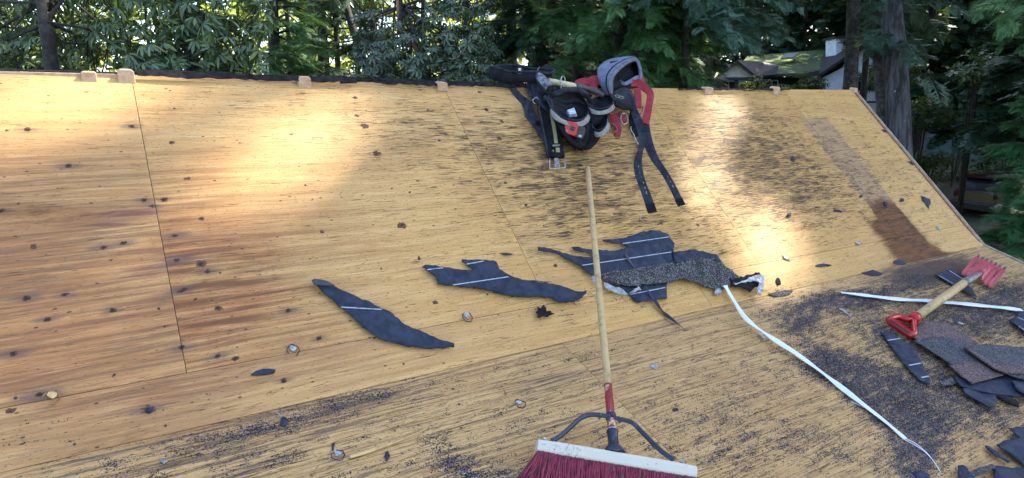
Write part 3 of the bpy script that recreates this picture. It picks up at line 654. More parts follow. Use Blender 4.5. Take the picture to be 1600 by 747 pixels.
# rhododendrons behind the ridge at the left
def rb(px, py, d, rx, rz): return (Wp(px, py, d), (rx, rx*.8, rz))
x, y = gxy(82, 8.2)
broadleaf(x, y, [rb(20, 30, 8.0, .8, .7), rb(120, 20, 7.8, .7, .7), rb(30, 90, 7.6, .7, .35), rb(150, 90, 7.6, .6, .35), rb(-60, 40, 8, .8, .8), rb(90, -60, 8, 1.2, .6)],
          'rhododendron with a leaning dark trunk at the far left behind the ridge', 'rhododendrons behind the ridge', [np.array([Wp(92, 150, 7.1)[0], Wp(92, 150, 7.1)[1], 0]), Wp(82, 112, 7.1), Wp(70, 50, 7.1), Wp(60, -40, 7.2)], per=92, seed=1)
x, y = gxy(300, 8.0)
broadleaf(x, y, [rb(230, 30, 7.4, .65, .6), rb(330, 20, 7.2, .6, .6), rb(370, 80, 7.0, .45, .4), rb(290, 90, 7.0, .55, .35), rb(240, 100, 7.2, .5, .3), rb(300, -60, 7.4, 1.0, .6)],
          'dense rhododendron with drooping pale leaf whorls right of the leaning trunk', 'rhododendrons behind the ridge', [np.array([x, y, 0]), Wp(300, 120, 8.0), Wp(310, 20, 7.8)], per=130, seed=2)
# arbutus thicket in the middle
x, y = gxy(640, 10)
broadleaf(x, y, [rb(650, 80, 9.0, .65, .45), rb(710, 60, 8.8, .55, .5), rb(740, 110, 9.0, .5, .4), rb(610, 110, 9.2, .45, .4), rb(690, 120, 9, .6, .35), rb(580, 60, 9.6, .35, .5), rb(720, -20, 9.4, .7, .4)],
          'arbutus with orange peeling upper trunk and small grey green leaves', 'arbutus trees in the middle', [np.array([x+.4, y, 0]), Wp(665, 130, 9.8), Wp(630, 60, 9.8), Wp(622, -40, 9.8)], mat='arbutus', n=(8, .085, .030, .4), per=210, seed=3, name='arbutus_tree', bark='barko')
x, y = gxy(590, 11)
broadleaf(x, y, [rb(545, 40, 11, .5, .6), rb(600, 20, 11.5, .6, .6), rb(640, 20, 12, .6, .4), rb(560, 100, 11, .35, .3)],
          'dark twisted arbutus standing between the leaning fir trunk and the leafy thicket', 'arbutus trees in the middle', [np.array([x+.6, y, 0]), Wp(612, 130, 11), Wp(590, 80, 11), Wp(578, -20, 11)], mat='arbutus', n=(7, .08, .03, .4), per=60, seed=4, name='arbutus_tree', bark='barkd')
def lean_tree(px0, py0, px1, py1, d, h, r0, label, group, **kw):
    a = at(px0, py0, d); b = at(px1, py1, d); v = (a-b)/(a[2]-b[2]); z0 = gz(b[0], b[1])-.2
    p = b-v*(b[2]-z0); l = v*h
    return conifer(float(p[0]), float(p[1]), h, r0, label, group, lean=(float(l[0]), float(l[1])), **kw)
def no_house(lo=56):
    def f(O, r):
        px, py = proj(O); return ~((px > 1118) & (px < 1376) & (py > lo+r.uniform(-9, 9, len(px))) & (py < 330))
    return f
def left_gap(keep):
    def f(O, r): return r.uniform(0, 1, len(O)) < keep
    return f
G1 = 'slim fir trunks seen against the light'
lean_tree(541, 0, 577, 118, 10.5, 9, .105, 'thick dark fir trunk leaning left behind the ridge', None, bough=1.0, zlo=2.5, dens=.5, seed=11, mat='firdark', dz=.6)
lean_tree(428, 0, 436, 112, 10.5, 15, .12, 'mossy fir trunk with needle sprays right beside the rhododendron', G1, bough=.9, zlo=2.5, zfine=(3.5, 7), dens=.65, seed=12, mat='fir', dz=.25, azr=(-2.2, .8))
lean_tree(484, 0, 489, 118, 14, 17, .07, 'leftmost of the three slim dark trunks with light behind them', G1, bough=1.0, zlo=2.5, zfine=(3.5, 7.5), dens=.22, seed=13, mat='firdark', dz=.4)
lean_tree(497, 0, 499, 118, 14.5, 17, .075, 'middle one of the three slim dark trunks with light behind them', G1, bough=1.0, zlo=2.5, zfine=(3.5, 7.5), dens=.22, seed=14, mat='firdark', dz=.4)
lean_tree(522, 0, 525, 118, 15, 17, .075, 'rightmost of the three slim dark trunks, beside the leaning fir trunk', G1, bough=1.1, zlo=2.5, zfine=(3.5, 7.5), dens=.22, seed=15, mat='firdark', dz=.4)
x, y = gxy(845, 15)
conifer(x, y, 17, .2, 'very dark broad fir behind the coiled black belt', None, bough=2.3, zlo=2, zfine=(3.5, 8), dens=1.1, seed=16, mat='firdark', dz=.22, sspray=.5)
x, y = gxy(800, 19)
conifer(x, y, 18, .2, 'dim fir far behind the leafy arbutus thicket', None, bough=2.2, zlo=2, zfine=(3.5, 9), dens=.8, seed=17, mat='firdark', dz=.3, sspray=.55)
x, y = gxy(970, 9.6)
conifer(x, y, 15, .13, 'bright green fir with layered drooping boughs above the red and grey harness', 'green firs behind the ridge', bough=2.0, zlo=3.6, zfine=(3.6, 6.6), dens=1.7, seed=18, mat='fir', dz=.13, droop=.42, sspray=.30, azr=(-3.0, .3))
x, y = gxy(905, 10.8)
conifer(x, y, 15, .13, 'green fir partly hidden left of the bright layered fir', 'green firs behind the ridge', bough=1.9, zlo=3.6, zfine=(3.6, 6.6), dens=1.2, seed=19, mat='fir', dz=.2, droop=.45, sspray=.32, azr=(-3.0, .3))
x, y = gxy(1068, 13)
conifer(x, y, 18, .17, 'fir with a dark bare trunk left of the mossy roofed house', 'green firs behind the ridge', bough=1.8, zlo=2.6, zfine=(3.6, 7.5), dens=.9, seed=20, mat='firdark', dz=.22, cull=no_house())
x, y = gxy(1165, 8.2)
def cull_d(O, r):
    px, py = proj(O); lim = 76-np.abs(px-1170)*.30; return (py < lim+r.uniform(-14, 8, len(px))) | (py > 400)
conifer(x, y+1.0, 14, .07, 'blue green fir whose pale bough tips hang over the mossy roof', None, bough=1.9, zlo=4.6, zfine=(4.6, 6.6), dens=1.5, seed=21, mat='firblue', dz=.14, droop=.55, sspray=.26, azr=(-3.1, .4), cull=cull_d, skip=1)
lean_tree(1332, 0, 1328, 150, 13, 19, .17, 'dark ridged fir trunk in front of the white chimney', 'fir trunks before the white gable', bough=1.8, zlo=6.3, zfine=(6.2, 8), dens=.8, seed=22, mat='firdark', dz=.25, bark='bark', cull=no_house())
lean_tree(1356, 0, 1347, 150, 13.6, 18, .07, 'thin dark trunk between the two thick fir trunks', 'fir trunks before the white gable', bough=1.0, zlo=6.3, zfine=(6.2, 8), dens=.5, seed=23, mat='firdark', dz=.3, bark='barkd', cull=no_house())
lean_tree(1392, 0, 1402, 250, 10.2, 20, .205, 'massive grey fissured fir trunk standing just beyond the roof corner', 'fir trunks before the white gable', bough=1.5, zlo=4.95, zfine=(4.9, 6.6), dens=1.3, seed=24, mat='firblue', dz=.16, bark='barkg', droop=.5, sspray=.26,
          cull=lambda O, r: (lambda px, py: ((py < 118) & (px > 1358+np.clip(py-60, 0, 60)*.5)) | (O[:, 2] > 6.8))(*proj(O)))
lean_tree(1372, 60, 1384, 250, 10.6, 12, .14, 'slimmer bark covered trunk pressed against the massive grey trunk', 'fir trunks before the white gable', bough=.5, zlo=9, dens=.5, seed=25, mat='firdark', bark='bark')
x, y = gxy(1800, 8.6)
conifer(x, y, 15, .14, 'fir whose hanging needle curtains fill the top right corner', None, bough=3.4, zlo=4.7, zfine=(4.7, 6.6), dens=1.5, seed=26, mat='fir', dz=.15, droop=.6, sspray=.28, azr=(2.2, 5.4), cull=lambda O, r: (lambda px, py: (py < 75+r.uniform(-20, 15, len(py))) & (px > 1470) | (O[:, 2] > 6.8))(*proj(O)))
x, y = gxy(1655, 7.8)
conifer(x, y, 5.0, .08, 'young bright green spruce rising beside the roof edge at the right', None, bough=1.9, zlo=.5, zfine=(.8, 5), dens=2.6, seed=27, mat='spruce', dz=.075, droop=.10, sspray=.24, azr=(1.9, 5.6), name='spruce_tree', cull=lambda O, r: (lambda px, py: (px > np.where((py > 255) & (py < 335), 1572, 1552-np.clip(py-335, 0, 60)*.3)) | (py < 60))(*proj(O)))
dk = 0
GD = 'dark firs in the shaded wood at the right'
for px, d, b in ((1462, 46, 2.8), (1520, 48, 3.0), (1600, 45, 2.8), (1490, 51, 2.8), (1560, 53, 3.0), (1640, 27, 2.4), (1425, 47, 3), (1250, 46, 3.2), (1180, 44, 3.2), (1300, 50, 3.2), (1110, 40, 3), (1370, 44, 3.0), (1060, 30, 2.4)):
    x, y = gxy(px, d); dk += 1
    where = {1: 'dark fir close behind the massive grey trunk on its right', 2: 'dark fir in the wood above the middle of the green fence', 3: 'dark fir rising behind the young spruce', 4: 'dim fir deep in the wood above the left end of the green fence', 5: 'dim fir deep in the wood above the right end of the green fence', 6: 'dark fir at the right edge of the wood',
             7: 'tall dim fir behind the white gable', 8: 'tall dim fir behind the skylight of the mossy roof', 9: 'tall dim fir behind the porch gable', 10: 'tall dim fir behind the white chimney', 11: 'dim fir left of the porch gable', 12: 'dim fir behind the thin trunk by the gable', 13: 'dark fir seen between the green firs and the porch gable'}[dk]
    zf = 4.5 if px < 1400 else .6
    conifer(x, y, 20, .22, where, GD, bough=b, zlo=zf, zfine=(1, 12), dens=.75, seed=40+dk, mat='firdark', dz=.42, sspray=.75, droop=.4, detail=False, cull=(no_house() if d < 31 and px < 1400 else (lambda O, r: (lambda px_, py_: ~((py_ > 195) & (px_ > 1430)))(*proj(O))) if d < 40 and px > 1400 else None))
for k, (x, y) in enumerate(((33, 16.5), (35, 20.5), (37, 13.5), (20, 5.5), (24, 8), (19, 1.5), (28, 9))):  # firs added mostly to cast shade on the neighbour's house and right wood
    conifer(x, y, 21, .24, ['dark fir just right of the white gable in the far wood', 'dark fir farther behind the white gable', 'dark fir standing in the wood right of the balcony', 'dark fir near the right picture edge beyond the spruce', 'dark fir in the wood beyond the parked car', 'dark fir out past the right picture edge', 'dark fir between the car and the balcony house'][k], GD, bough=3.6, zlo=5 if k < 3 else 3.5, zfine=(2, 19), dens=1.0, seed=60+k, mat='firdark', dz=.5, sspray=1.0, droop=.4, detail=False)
# bushes at the foot of the wood
def bush(px, py, d, rx, rz, label, mat='shrub', n=(6, .16, .06, .3), per=110, seed=0):
    r = np.random.default_rng(900+seed); c = at(px, py, d); t = empty('bush', (c[0], c[1], gz(c[0], c[1])), label, 'bush', 'bushes at the foot of the wood')
    k = int(per*rx*rz*2)+30; v = r.normal(0, 1, (k, 3)); v /= np.linalg.norm(v, axis=1, keepdims=True); P = c+v*np.array([rx, rx*.7, rz])*(r.uniform(.2, 1, (k, 1))**.5)*(1+.4*np.array([noise.noise(Vector(p*2+c)) for p in v])[:, None])
    up = v*.5+[0, 0, .8]+r.normal(0, .4, (k, 3)); up /= np.linalg.norm(up, axis=1, keepdims=True); dx = r.normal(0, 1, (k, 3)); dx -= up*np.sum(dx*up, 1, keepdims=True)
    T, F0 = whorl(*n, seed); V, F = scatter(T, F0, quat_basis(dx, up), P, r.uniform(.7, 1.3, k)); build('foliage', V, F, M[mat], t, False, {'rnd': np.repeat(r.uniform(0, 1, k*n[0]), 8)})
    m = MB()
    for i in range(7): p = P[r.integers(k)]; m.tube([(c[0], c[1], gz(c[0], c[1])), (p+c)/2, p], [.03, .02, .008], 5, False)
    m.out('stems', M['barkd'], t)
bush(1530, 105, 17, .75, .5, 'bush with sparse yellow green leaves above the middle of the fence', n=(5, .16, .07, .2), per=34, mat='rhodo', seed=1)
bush(1440, 175, 22, 1.2, .55, 'low dark bush right of the massive grey trunk', seed=2)
bush(1500, 185, 30, 1.8, .5, 'dusty bush along the top of the fence', seed=3)
bush(1590, 160, 24, 1.4, .7, 'dark bush right above the spruce tip', seed=4)
bush(1450, 250, 23, 1.2, .35, 'dark bush at the left end of the fence beside the roof edge', seed=5)
bush(1500, 276, 33, 2.2, .45, 'row of low brownish bushes below the fence', seed=6)
bush(1570, 270, 31, 1.6, .5, 'leafy bush below the fence by the spruce', seed=7)
bush(1400, 110, 27, 1.5, .8, 'dark bush peeping right of the white gable', seed=8)
bush(1180, 135, 27, .8, .4, 'small bush in front of the dark porch', seed=9, per=60)
bush(1270, 130, 26.5, .65, .32, 'low evergreen bush in front of the white gable wall', seed=10, per=90)
bush(1235, 142, 26.0, .9, .28, 'low bush under the eave of the mossy roof', seed=11, per=90)

# sunlit wood far behind on the left, and the shaded wood behind everything
def wood(name, label, az0, az1, r0, r1, zt, n, size, mat, seed):
    r = np.random.default_rng(seed); az = np.radians(r.uniform(az0, az1, n)); R = r.uniform(r0, r1, n); X = R*np.sin(az); Y = R*np.cos(az)
    lump = np.array([noise.noise(Vector((a*7, b*.1, seed))) for a, b in zip(az, R)]); Z = r.uniform(0, 1, n)**.9*zt*(1+.4*lump)
    Z = Z+np.array([gz(a, b) for a, b in zip(X, Y)]); O = np.stack([X, Y, Z], 1); up = r.normal(0, 1, (n, 3)); up[:, 2] += .4; dx = r.normal(0, 1, (n, 3)); up /= np.linalg.norm(up, axis=1, keepdims=True)
    gap = np.array([noise.noise(Vector((a*.45, b*.45, c*.6))) for a, b, c in O]); O = O[gap > -.18]; up = up[gap > -.18]; dx = dx[gap > -.18]
    T, F0 = whorl(5, .5, .26, .3, seed); V, F = scatter(T, F0, quat_basis(dx, up), O, r.uniform(.6, 1.3, len(O))*size)
    tag(build(name, V, F, M[mat], None, False, {'rnd': np.repeat(r.uniform(0, 1, len(O)*5), 8)}), label, 'wood', kind='stuff')
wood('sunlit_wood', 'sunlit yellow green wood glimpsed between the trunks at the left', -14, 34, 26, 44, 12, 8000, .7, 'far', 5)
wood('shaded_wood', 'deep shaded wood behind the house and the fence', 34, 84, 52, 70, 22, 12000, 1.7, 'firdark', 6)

# slim far trunks against the light
for i, (px, d, rr_) in enumerate(((455, 22, .10), (512, 24, .12), (560, 21, .09), (665, 24, .12), (730, 23, .12), (20, 22, .14), (150, 24, .13), (255, 23, .12))):
    x, y = gxy(px, d); lab = ['thin far trunk just right of the mossy trunk', 'far trunk showing between the slim dark trunks', 'far trunk right behind the leaning fir', 'far trunk behind the arbutus leaves', 'far trunk at the right end of the arbutus thicket', 'far trunk at the left picture edge', 'far trunk showing right of the leaning rhododendron trunk', 'far trunk behind the dense rhododendron'][i]
    conifer(x, y, 18, rr_, lab, 'far trunks against the sunlit wood', bough=1.3, zlo=4, zfine=(3, 10), dens=.5, seed=70+i, mat='firdark', dz=.6, sspray=.5, detail=False)

# unseen firs added right of the roof, crowns shaped to shade and fleck it
def shade():
    r = np.random.default_rng(3); n = 5200
    Y = r.uniform(-2.2, 5.0, n); X = r.uniform(-2.6, 6.4, n)
    Zp = np.where(Y > BRK[1], BRK[2]+(Y-BRK[1])*math.tan(AU), BRK[2]+(Y-BRK[1])*math.tan(AL)); Zp = np.minimum(Zp, RIDGE[2]+.3)
    P = np.stack([X, Y, Zp], 1); px, py = proj(P); inview = (P@FC > .3); cut = patch_field(P)
    keep = (r.uniform(0, 1, n) > np.clip(cut, 0, 1)) | ~inview
    P = P[keep]; S_ = np.array(SUN); T = r.uniform(12.5, 19, len(P)); O = P+S_*T[:, None]
    xs = [(9.8, 1.5), (12.2, -1.6), (12.5, 3.8), (15.6, .6), (16.2, 4.2), (9.0, -2.6)]
    labs = ['tall fir right of the roof nearest the eave corner', 'tall fir right of the roof toward the street side', 'tall fir standing behind the massive grey trunk', 'tall fir farthest right of the roof', 'tall fir right of the fence', 'tall fir at the near right corner of the roof']
    who = np.argmin(np.stack([(O[:, 0]-a)**2+(O[:, 1]-b)**2 for a, b in xs]), 0)
    for k, (a, b) in enumerate(xs):
        mk = who == k
        if mk.sum() < 20: continue
        t = empty('fir_tree', (a, b, gz(a, b)), labs[k], 'tree', 'tall firs right of the roof'); trunk_mb(a, b, gz(a, b)-.2, 19, .26, .05, seed=k).out('trunk', M['bark'], t, True)
        Ok = O[mk]; m = MB()
        for p in Ok[::14]:
            if beam(np.array([p, (p+np.array([a, b, p[2]+.4]))/2])).any(): continue
            q = np.array([a, b, p[2]+.4]); m.tube([q, (p+q)/2+[0, 0, .15], p], [.05, .03, .01], 5, False)
        m.out('limbs', M['bark'], t)
        dx = Ok-np.array([a, b, 0]); dx[:, 2] = -.3*np.hypot(dx[:, 0], dx[:, 1]); dx += r.normal(0, .5, dx.shape)
        V, F = scatter(SPRW[0][0], SPRW[0][1], quat_basis(dx, np.tile([0, 0, 1.], (len(Ok), 1))+r.normal(0, .5, Ok.shape)), Ok-dx*.15, r.uniform(.75, 1.15, len(Ok)))
        build('crown', V, thin(V, F, r), M['firdark'], t, False, {'rnd': np.repeat(r.uniform(0, 1, len(Ok)), len(SPRW[0][0]))})
shade()

# ------------------------------------------------------------------ neighbour's house
HD = 32.0
nh = empty('neighbour_house', (*at(1250, 150, HD)[:2], gz(*at(1250, 150, HD)[:2])), 'white rendered house with a moss covered roof, skylight and white chimney', 'house')
def H(px, py, dd=0): return at(px, py, HD+dd)
# right gable end steps forward; main roof slope runs from eave to ridge
m = MB(); m.add([H(1142, 118, -.2), H(1258, 117, -.2), H(1300, 107, .9), H(1313, 104, 1.2), H(1303, 78, 4.2), H(1168, 90, 4.2)], [(0, 1, 2, 3, 4, 5)]); rf = m.out('roof', M['moss'], nh, solid=.14)
m = MB(); m.add([H(1303, 78, 4.25), H(1168, 90, 4.25), H(1150, 112, 8.2), H(1330, 104, 8.2)], [(0, 1, 2, 3)]); m.out('roof', M['moss'], nh, solid=.14)
def boxpx(x0, y0, x1, y1, d0, d1, name, mat, par, bevel=0):
    m = MB(); c = [H(x0, y0, d0), H(x1, y0, d0), H(x1, y1, d0), H(x0, y1, d0)]; b = [p+FWD*(d1-d0) for p in c]
    m.add(c+b, [(0, 1, 2, 3), (7, 6, 5, 4), (0, 4, 5, 1), (1, 5, 6, 2), (2, 6, 7, 3), (3, 7, 4, 0)]); return m.out(name, mat, par, bevel=bevel)
boxpx(1306, 59, 1321, 96, 1.2, 2.3, 'chimney', M['wallw'], nh)
boxpx(1304, 57, 1323, 60, 1.1, 2.4, 'chimney_cap', M['darkwood'], nh)
m = MB(); m.add([H(1219, 95.5, 1.7), H(1240, 94.4, 1.9), H(1247, 87.6, 2.7), H(1229, 88.6, 2.6)], [(0, 1, 2, 3)]); o = m.out('skylight', M['lens'], nh, solid=.1); o.location = (0, 0, .12)
# gable wing at the right
m = MB(); m.add([H(1284, 240, .3), H(1284, 122, .3), H(1312, 108, .3), H(1338, 82, .3), H(1350, 76, .3), H(1372, 97, .3), H(1376, 240, .3)], [(0, 1, 2, 3, 4, 5, 6)]); m.out('wall', M['wallw'], nh, solid=.25)
for a, b in (((1280, 121), (1351, 72.5)), ((1349, 72.5), (1378, 100))):
    m = MB(); P, Q = H(a[0], a[1], -.2), H(b[0], b[1], -.2); c = [P, Q, Q+[0, 0, .16], P+[0, 0, .16]]; m.add(c+[p+FWD*3.2 for p in c], [(0, 1, 2, 3), (7, 6, 5, 4), (0, 4, 5, 1), (1, 5, 6, 2), (2, 6, 7, 3), (3, 7, 4, 0)]); m.out('gable_roof', M['darkwood'], nh)
boxpx(1256, 112, 1285, 240, -.05, .5, 'dark_siding', M['darkwood'], nh)
boxpx(1139, 122, 1258, 240, 1.0, 8, 'wall', M['darkwood'], nh)
boxpx(1190, 126, 1256, 240, .8, 1.2, 'wall', M['darkwood'], nh)
# awning with scalloped edge, balcony and rail
m = MB(); xs_ = np.linspace(1326, 1367, 42); top = [H(x, 117, .1) for x in xs_]; bot = [H(x, 126+(1.6 if i % 3 == 1 else 0), -.65) for i, x in enumerate(xs_)]; m.loft([top, bot], False); m.out('awning', M['wallw'], nh, solid=.03)
boxpx(1330, 127, 1352, 190, .0, .25, 'patio_door', M['glass'], nh)
boxpx(1322, 158, 1372, 161, -1.2, .2, 'balcony_floor', M['darkwood'], nh)
boxpx(1336, 142, 1372, 144, -1.2, -1.1, 'balcony_rail', M['darkwood'], nh)
m = MB()
for x in np.arange(1338, 1372, 2.9):
    c = H(x+.5, 151, -1.15); m.box(c, (.035, .035, .5))
m.out('balusters', M['wallw'], nh)
# porch
m = MB(); ap = H(1151, 97, -2.4)
m.add([H(1122, 121, -2.4), ap, H(1179, 121, -2.4)], [(0, 1, 2)]); m.out('porch_gable', M['wallc'], nh, solid=.1)
m = MB(); m.add([H(1151, 95.5, -2.7), H(1182, 120, -2.7), H(1219, 117, .3), H(1215, 103.5, 1.4), H(1196, 99, 1.4)], [(0, 1, 2, 3, 4)]); m.out('porch_roof', M['slate'], nh, solid=.08)
m = MB(); m.add([H(1152, 95.5, -2.7), H(1118, 122, -2.7), H(1128, 118, .4), H(1164, 96, 1.2)], [(0, 1, 2, 3)]); m.out('porch_roof', M['moss'], nh, solid=.08)
for a, b in (((1117, 121.5), (1152, 95)), ((1150, 95), (1183, 121.5))):
    m = MB(); P, Q = H(a[0], a[1], -2.72), H(b[0], b[1], -2.72); c = [P, Q, Q-[0, 0, .09], P-[0, 0, .09]]; m.add(c+[p-FWD*.05 for p in c], [(0, 1, 2, 3), (7, 6, 5, 4), (0, 4, 5, 1), (1, 5, 6, 2), (2, 6, 7, 3), (3, 7, 4, 0)]); m.out('bargeboard', M['darkwood'], nh)
boxpx(1121, 121, 1181, 125, -2.6, -2.2, 'porch_beam', M['darkwood'], nh)
for x0, x1 in ((1124, 1128), (1150, 1154.5), (1166, 1170), (1176, 1180)): boxpx(x0, 125, x1, 240, -2.5, -2.3, 'porch_post', M['darkwood'], nh)
for x0, x1, y0_, y1_, dd in ((1138, 1153, 126, 142, -.4), (1156, 1166, 126, 142, -.4), (1183, 1197, 124, 143, .7), (1206, 1216, 125, 142, .7)):
    f = boxpx(x0, y0_, x1, y1_, dd, dd+.2, 'window', M['wallw'], nh); boxpx(x0+1.6, y0_+1.6, x1-1.6, y1_-1, dd-.03, dd+.02, 'pane', M['glass'], f)
boxpx(1124, 124, 1138, 240, -.4, 0, 'wall', M['darkwood'], nh)

# ------------------------------------------------------------------ fence, car, rail
FD = 42.0
fa = at(1425, 230, FD); fb = at(1640, 232, FD-2)
fn = empty('fence', (*fa[:2], gz(*fa[:2])), 'dark green solid panel fence across the shaded yard', 'fence')
N_ = 5
for i in range(N_):
    a = fa+(fb-fa)*i/N_; b = fa+(fb-fa)*(i+1)/N_; dr = (b-a); dr[2] = 0; L_ = np.linalg.norm(dr); dr /= L_; c = (a+b)/2; m = MB(); zc = 4.3-2.45
    m.box((c[0], c[1], zc), (L_-.12, .04, 1.9), [dr, np.cross([0, 0, 1], dr), [0, 0, 1]])
    for k in range(int(L_/.22)): q = a+dr*(.1+k*.22); m.box((q[0], q[1], zc), (.02, .07, 1.86), [dr, np.cross([0, 0, 1], dr), [0, 0, 1]])
    m.out('panel', M['fence'], fn)
for i in range(N_+1):
    a = fa+(fb-fa)*i/N_; m = MB(); m.box((a[0], a[1], 1.8), (.1, .1, 2.2)); m.out('post', M['fence'], fn)
cD = 25.0
tail = at(1521, 325, cD); tail[2] = gz(tail[0], tail[1]); ax = (RT*.93+FWD*.36); ax /= np.linalg.norm(ax); sd_ = np.cross(ZZ, ax)
car = empty('parked_car', tail, 'dark red parked hatchback half hidden behind the spruce', 'car')
def CPt(l, y_, z_): return tail+ax*l+sd_*y_+ZZ*z_
prof = [(0.0, .35), (-.02, .62), (.06, .95), (.10, 1.02), (1.2, 1.02), (2.9, .98), (3.9, .82), (4.25, .62), (4.3, .35)]
m = MB(); m.loft([[CPt(l, s_*w_, z_) for l, z_ in prof]+[CPt(4.2, s_*w_, .22), CPt(.1, s_*w_, .22)] for s_, w_ in ((-1, .70), (-1, .84), (1, .84), (1, .70))], True, True, True); m.out('body', M['carpaint'], car, bevel=.04)
pr = [(.10, 1.02), (.38, 1.40), (.70, 1.50), (1.9, 1.50), (2.35, 1.42), (3.0, 1.0)]
m = MB(); m.loft([[CPt(l, s_, z_) for l, z_ in pr] for s_ in (-.68, .68)], True, True, True); m.out('cabin_glass', M['carglass'], car, bevel=.03)
m = MB(); m.loft([[CPt(l, s_, z_) for l, z_ in ((.22, 1.46), (.42, 1.53), (.8, 1.56), (1.9, 1.56), (2.3, 1.46), (1.9, 1.50), (.7, 1.505))] for s_ in (-.70, .70)], True, True, True); m.out('roof', M['carpaint'], car)
m = MB()
for s_ in (-1, 1):
    for l0, l1 in (((.12, 1.0), (.55, 1.5)), ((1.35, 1.0), (1.35, 1.5)), ((2.95, 1.0), (2.2, 1.48))): m.tube([CPt(l0[0], s_*.69, l0[1]), CPt(l1[0], s_*.69, l1[1])], .035, 6)
m.out('pillars', M['carpaint'], car)
m = MB(); m.loft([[CPt(l, s_, z_) for l, z_ in ((-.14, .32), (-.16, .58), (.02, .64), (.3, .6), (.3, .28))] for s_ in (-.84, .84)], True, True, True); m.out('bumper', M['carblack'], car, bevel=.03)
for s_ in (-1, 1): m = MB(); m.box(CPt(.04, s_*.74, .84), (.10, .18, .22), [ax, sd_, ZZ]); m.out('tail_lamp', M['lamp'], car, bevel=.02)
for l in (.75, 3.4):
    for s_ in (-1, 1):
        m = MB(); m.tube([CPt(l, s_*.66, .31), CPt(l, s_*.86, .31)], .31, 20); wh = m.out('wheel', M['rubber'], car, bevel=.03); m = MB(); m.tube([CPt(l, s_*.85, .31), CPt(l, s_*.875, .31)], .19, 16); m.out('rim', M['steel'], wh)
# ------------------------------------------------------------------ torn felt and shingles lying on the deck
def frame(low): return (np.array([1., 0, 0]), EL, NL) if low else (np.array([1., 0, 0]), EU, NU)
def sheet(name, pts, mat, parent=None, h=.006, th=.003, curl=.006, jag=.003, low=None, seed=0, step=.022, smooth=True, tilt=None, lift=.010):
    cx = sum(p[0] for p in pts)/len(pts); cy = sum(p[1] for p in pts)/len(pts)
    if low is None: low = lower(cx, cy)
    e1, e2, n_ = frame(low); hit = Lo if low else U
    W = [hit(x, y, h) for x, y in pts]; q = [(float((p-BRK)@e1), float((p-BRK)@e2)) for p in W]
    r = random.Random(seed+int(cx*7+cy*13)); ol = []
    for i in range(len(q)):
        a, b = Vector(q[i]), Vector(q[(i+1) % len(q)]); L = (b-a).length; k = max(1, int(L/(.012 if jag else .03))); nn = Vector((-(b-a).y, (b-a).x))/(L+1e-9)
        for j in range(k):
            o = nn*r.uniform(-jag, jag) if j else Vector((0, 0)); ol.append(a+(b-a)*(j/k)+o)
    n0 = len(ol); xs = [p.x for p in ol]; ys = [p.y for p in ol]; vs = list(ol)
    st = max(step, (max(xs)-min(xs))/60)
    y = min(ys)
    while y < max(ys):
        x = min(xs)+r.uniform(0, st)
        while x < max(xs): vs.append(Vector((x+r.uniform(-.2, .2)*st, y+r.uniform(-.2, .2)*st))); x += st
        y += st
    res = delaunay_2d_cdt(vs, [(i, (i+1) % n0) for i in range(n0)], [list(range(n0))], 2, 1e-5)
    v2, faces = res[0], res[2]
    tree = np.array([(p.x, p.y) for p in ol]); V = []
    for p in v2:
        d = np.min(np.hypot(tree[:, 0]-p.x, tree[:, 1]-p.y)); s_ = seed*1.7+cx*.1
        z = curl*(noise.noise(Vector((p.x*7+s_, p.y*9, 0)))+.6*noise.noise(Vector((p.x*22, p.y*22+s_, 1))))+curl*.9
        z += lift*math.exp(-d/.018)*max(0, noise.noise(Vector((p.x*6, p.y*6+s_, 5)))+.1)
        z += (tilt[0]*(p.x-q[0][0])+tilt[1]*(p.y-q[0][1])) if tilt else 0
        P = BRK+e1*p.x+e2*p.y
        if not low: z -= sag(p.x, p.y)
        V.append(P+n_*(h+max(z, -h*.5 if not tilt else -9)-(0 if low else 0)))
    o = build(name, V, [list(f)[::-1] if False else list(f) for f in faces], mat, parent, smooth)
    bm = bmesh.new(); bm.from_mesh(o.data); bmesh.ops.recalc_face_normals(bm, faces=bm.faces); bm.to_mesh(o.data); bm.free()
    md = o.modifiers.new('t', 'SOLIDIFY'); md.thickness = th; md.offset = 0
    return o
def c2(o, s, L): return [(o[0]+x/s, o[1]+y/s) for x, y in L]
def strip(name, P, hw, mat, parent=None, h=.008, th=.0012, twist=0, low=None, n=6, wob=.002):
    """ribbon lying on the deck; P = (px, py, extra height)"""
    Q = [D(p[0], p[1], h+(p[2] if len(p) > 2 else 0)) for p in P]; Q = smoothpath(Q, n); N_ = len(Q); Wd = []; m = MB()
    hw = lerp_list(hw if hasattr(hw, '__len__') else [hw, hw], N_)
    hw = [a*(1+.12*noise.noise(Vector((i*.7, a*99, 2)))) for i, a in enumerate(hw)]
    for i in range(N_):
        t = Q[min(i+1, N_-1)]-Q[max(i-1, 0)]; t /= np.linalg.norm(t); nn = NL; wv = np.cross(t, nn); wv /= np.linalg.norm(wv); a = twist*math.sin(i*.5)+.1*math.sin(i*.9)
        Wd.append(wv*math.cos(a)+nn*math.sin(a))
    return m.ribbon(Q, hw, Wd, th).out(name, mat, parent, True)
A7 = lambda L: c2((820, 330), 3.736, L)
A2 = lambda L: c2((460, 380), 2.035, L)
A6 = lambda L: c2((1300, 370), 1.98, L)
def line(parent, a, b, w=.0028, h=.012, low=None):
    P = [D(a[0]+(b[0]-a[0])*t, a[1]+(b[1]-a[1])*t, h) for t in np.linspace(0, 1, 9)]
    return MB().ribbon(P, w, [NL]*9 if False else list([np.cross(P[-1]-P[0], NL)]*9), .0008).out('pale_line', M['line'], parent)
GF = 'torn pieces of underlay felt on the plywood'
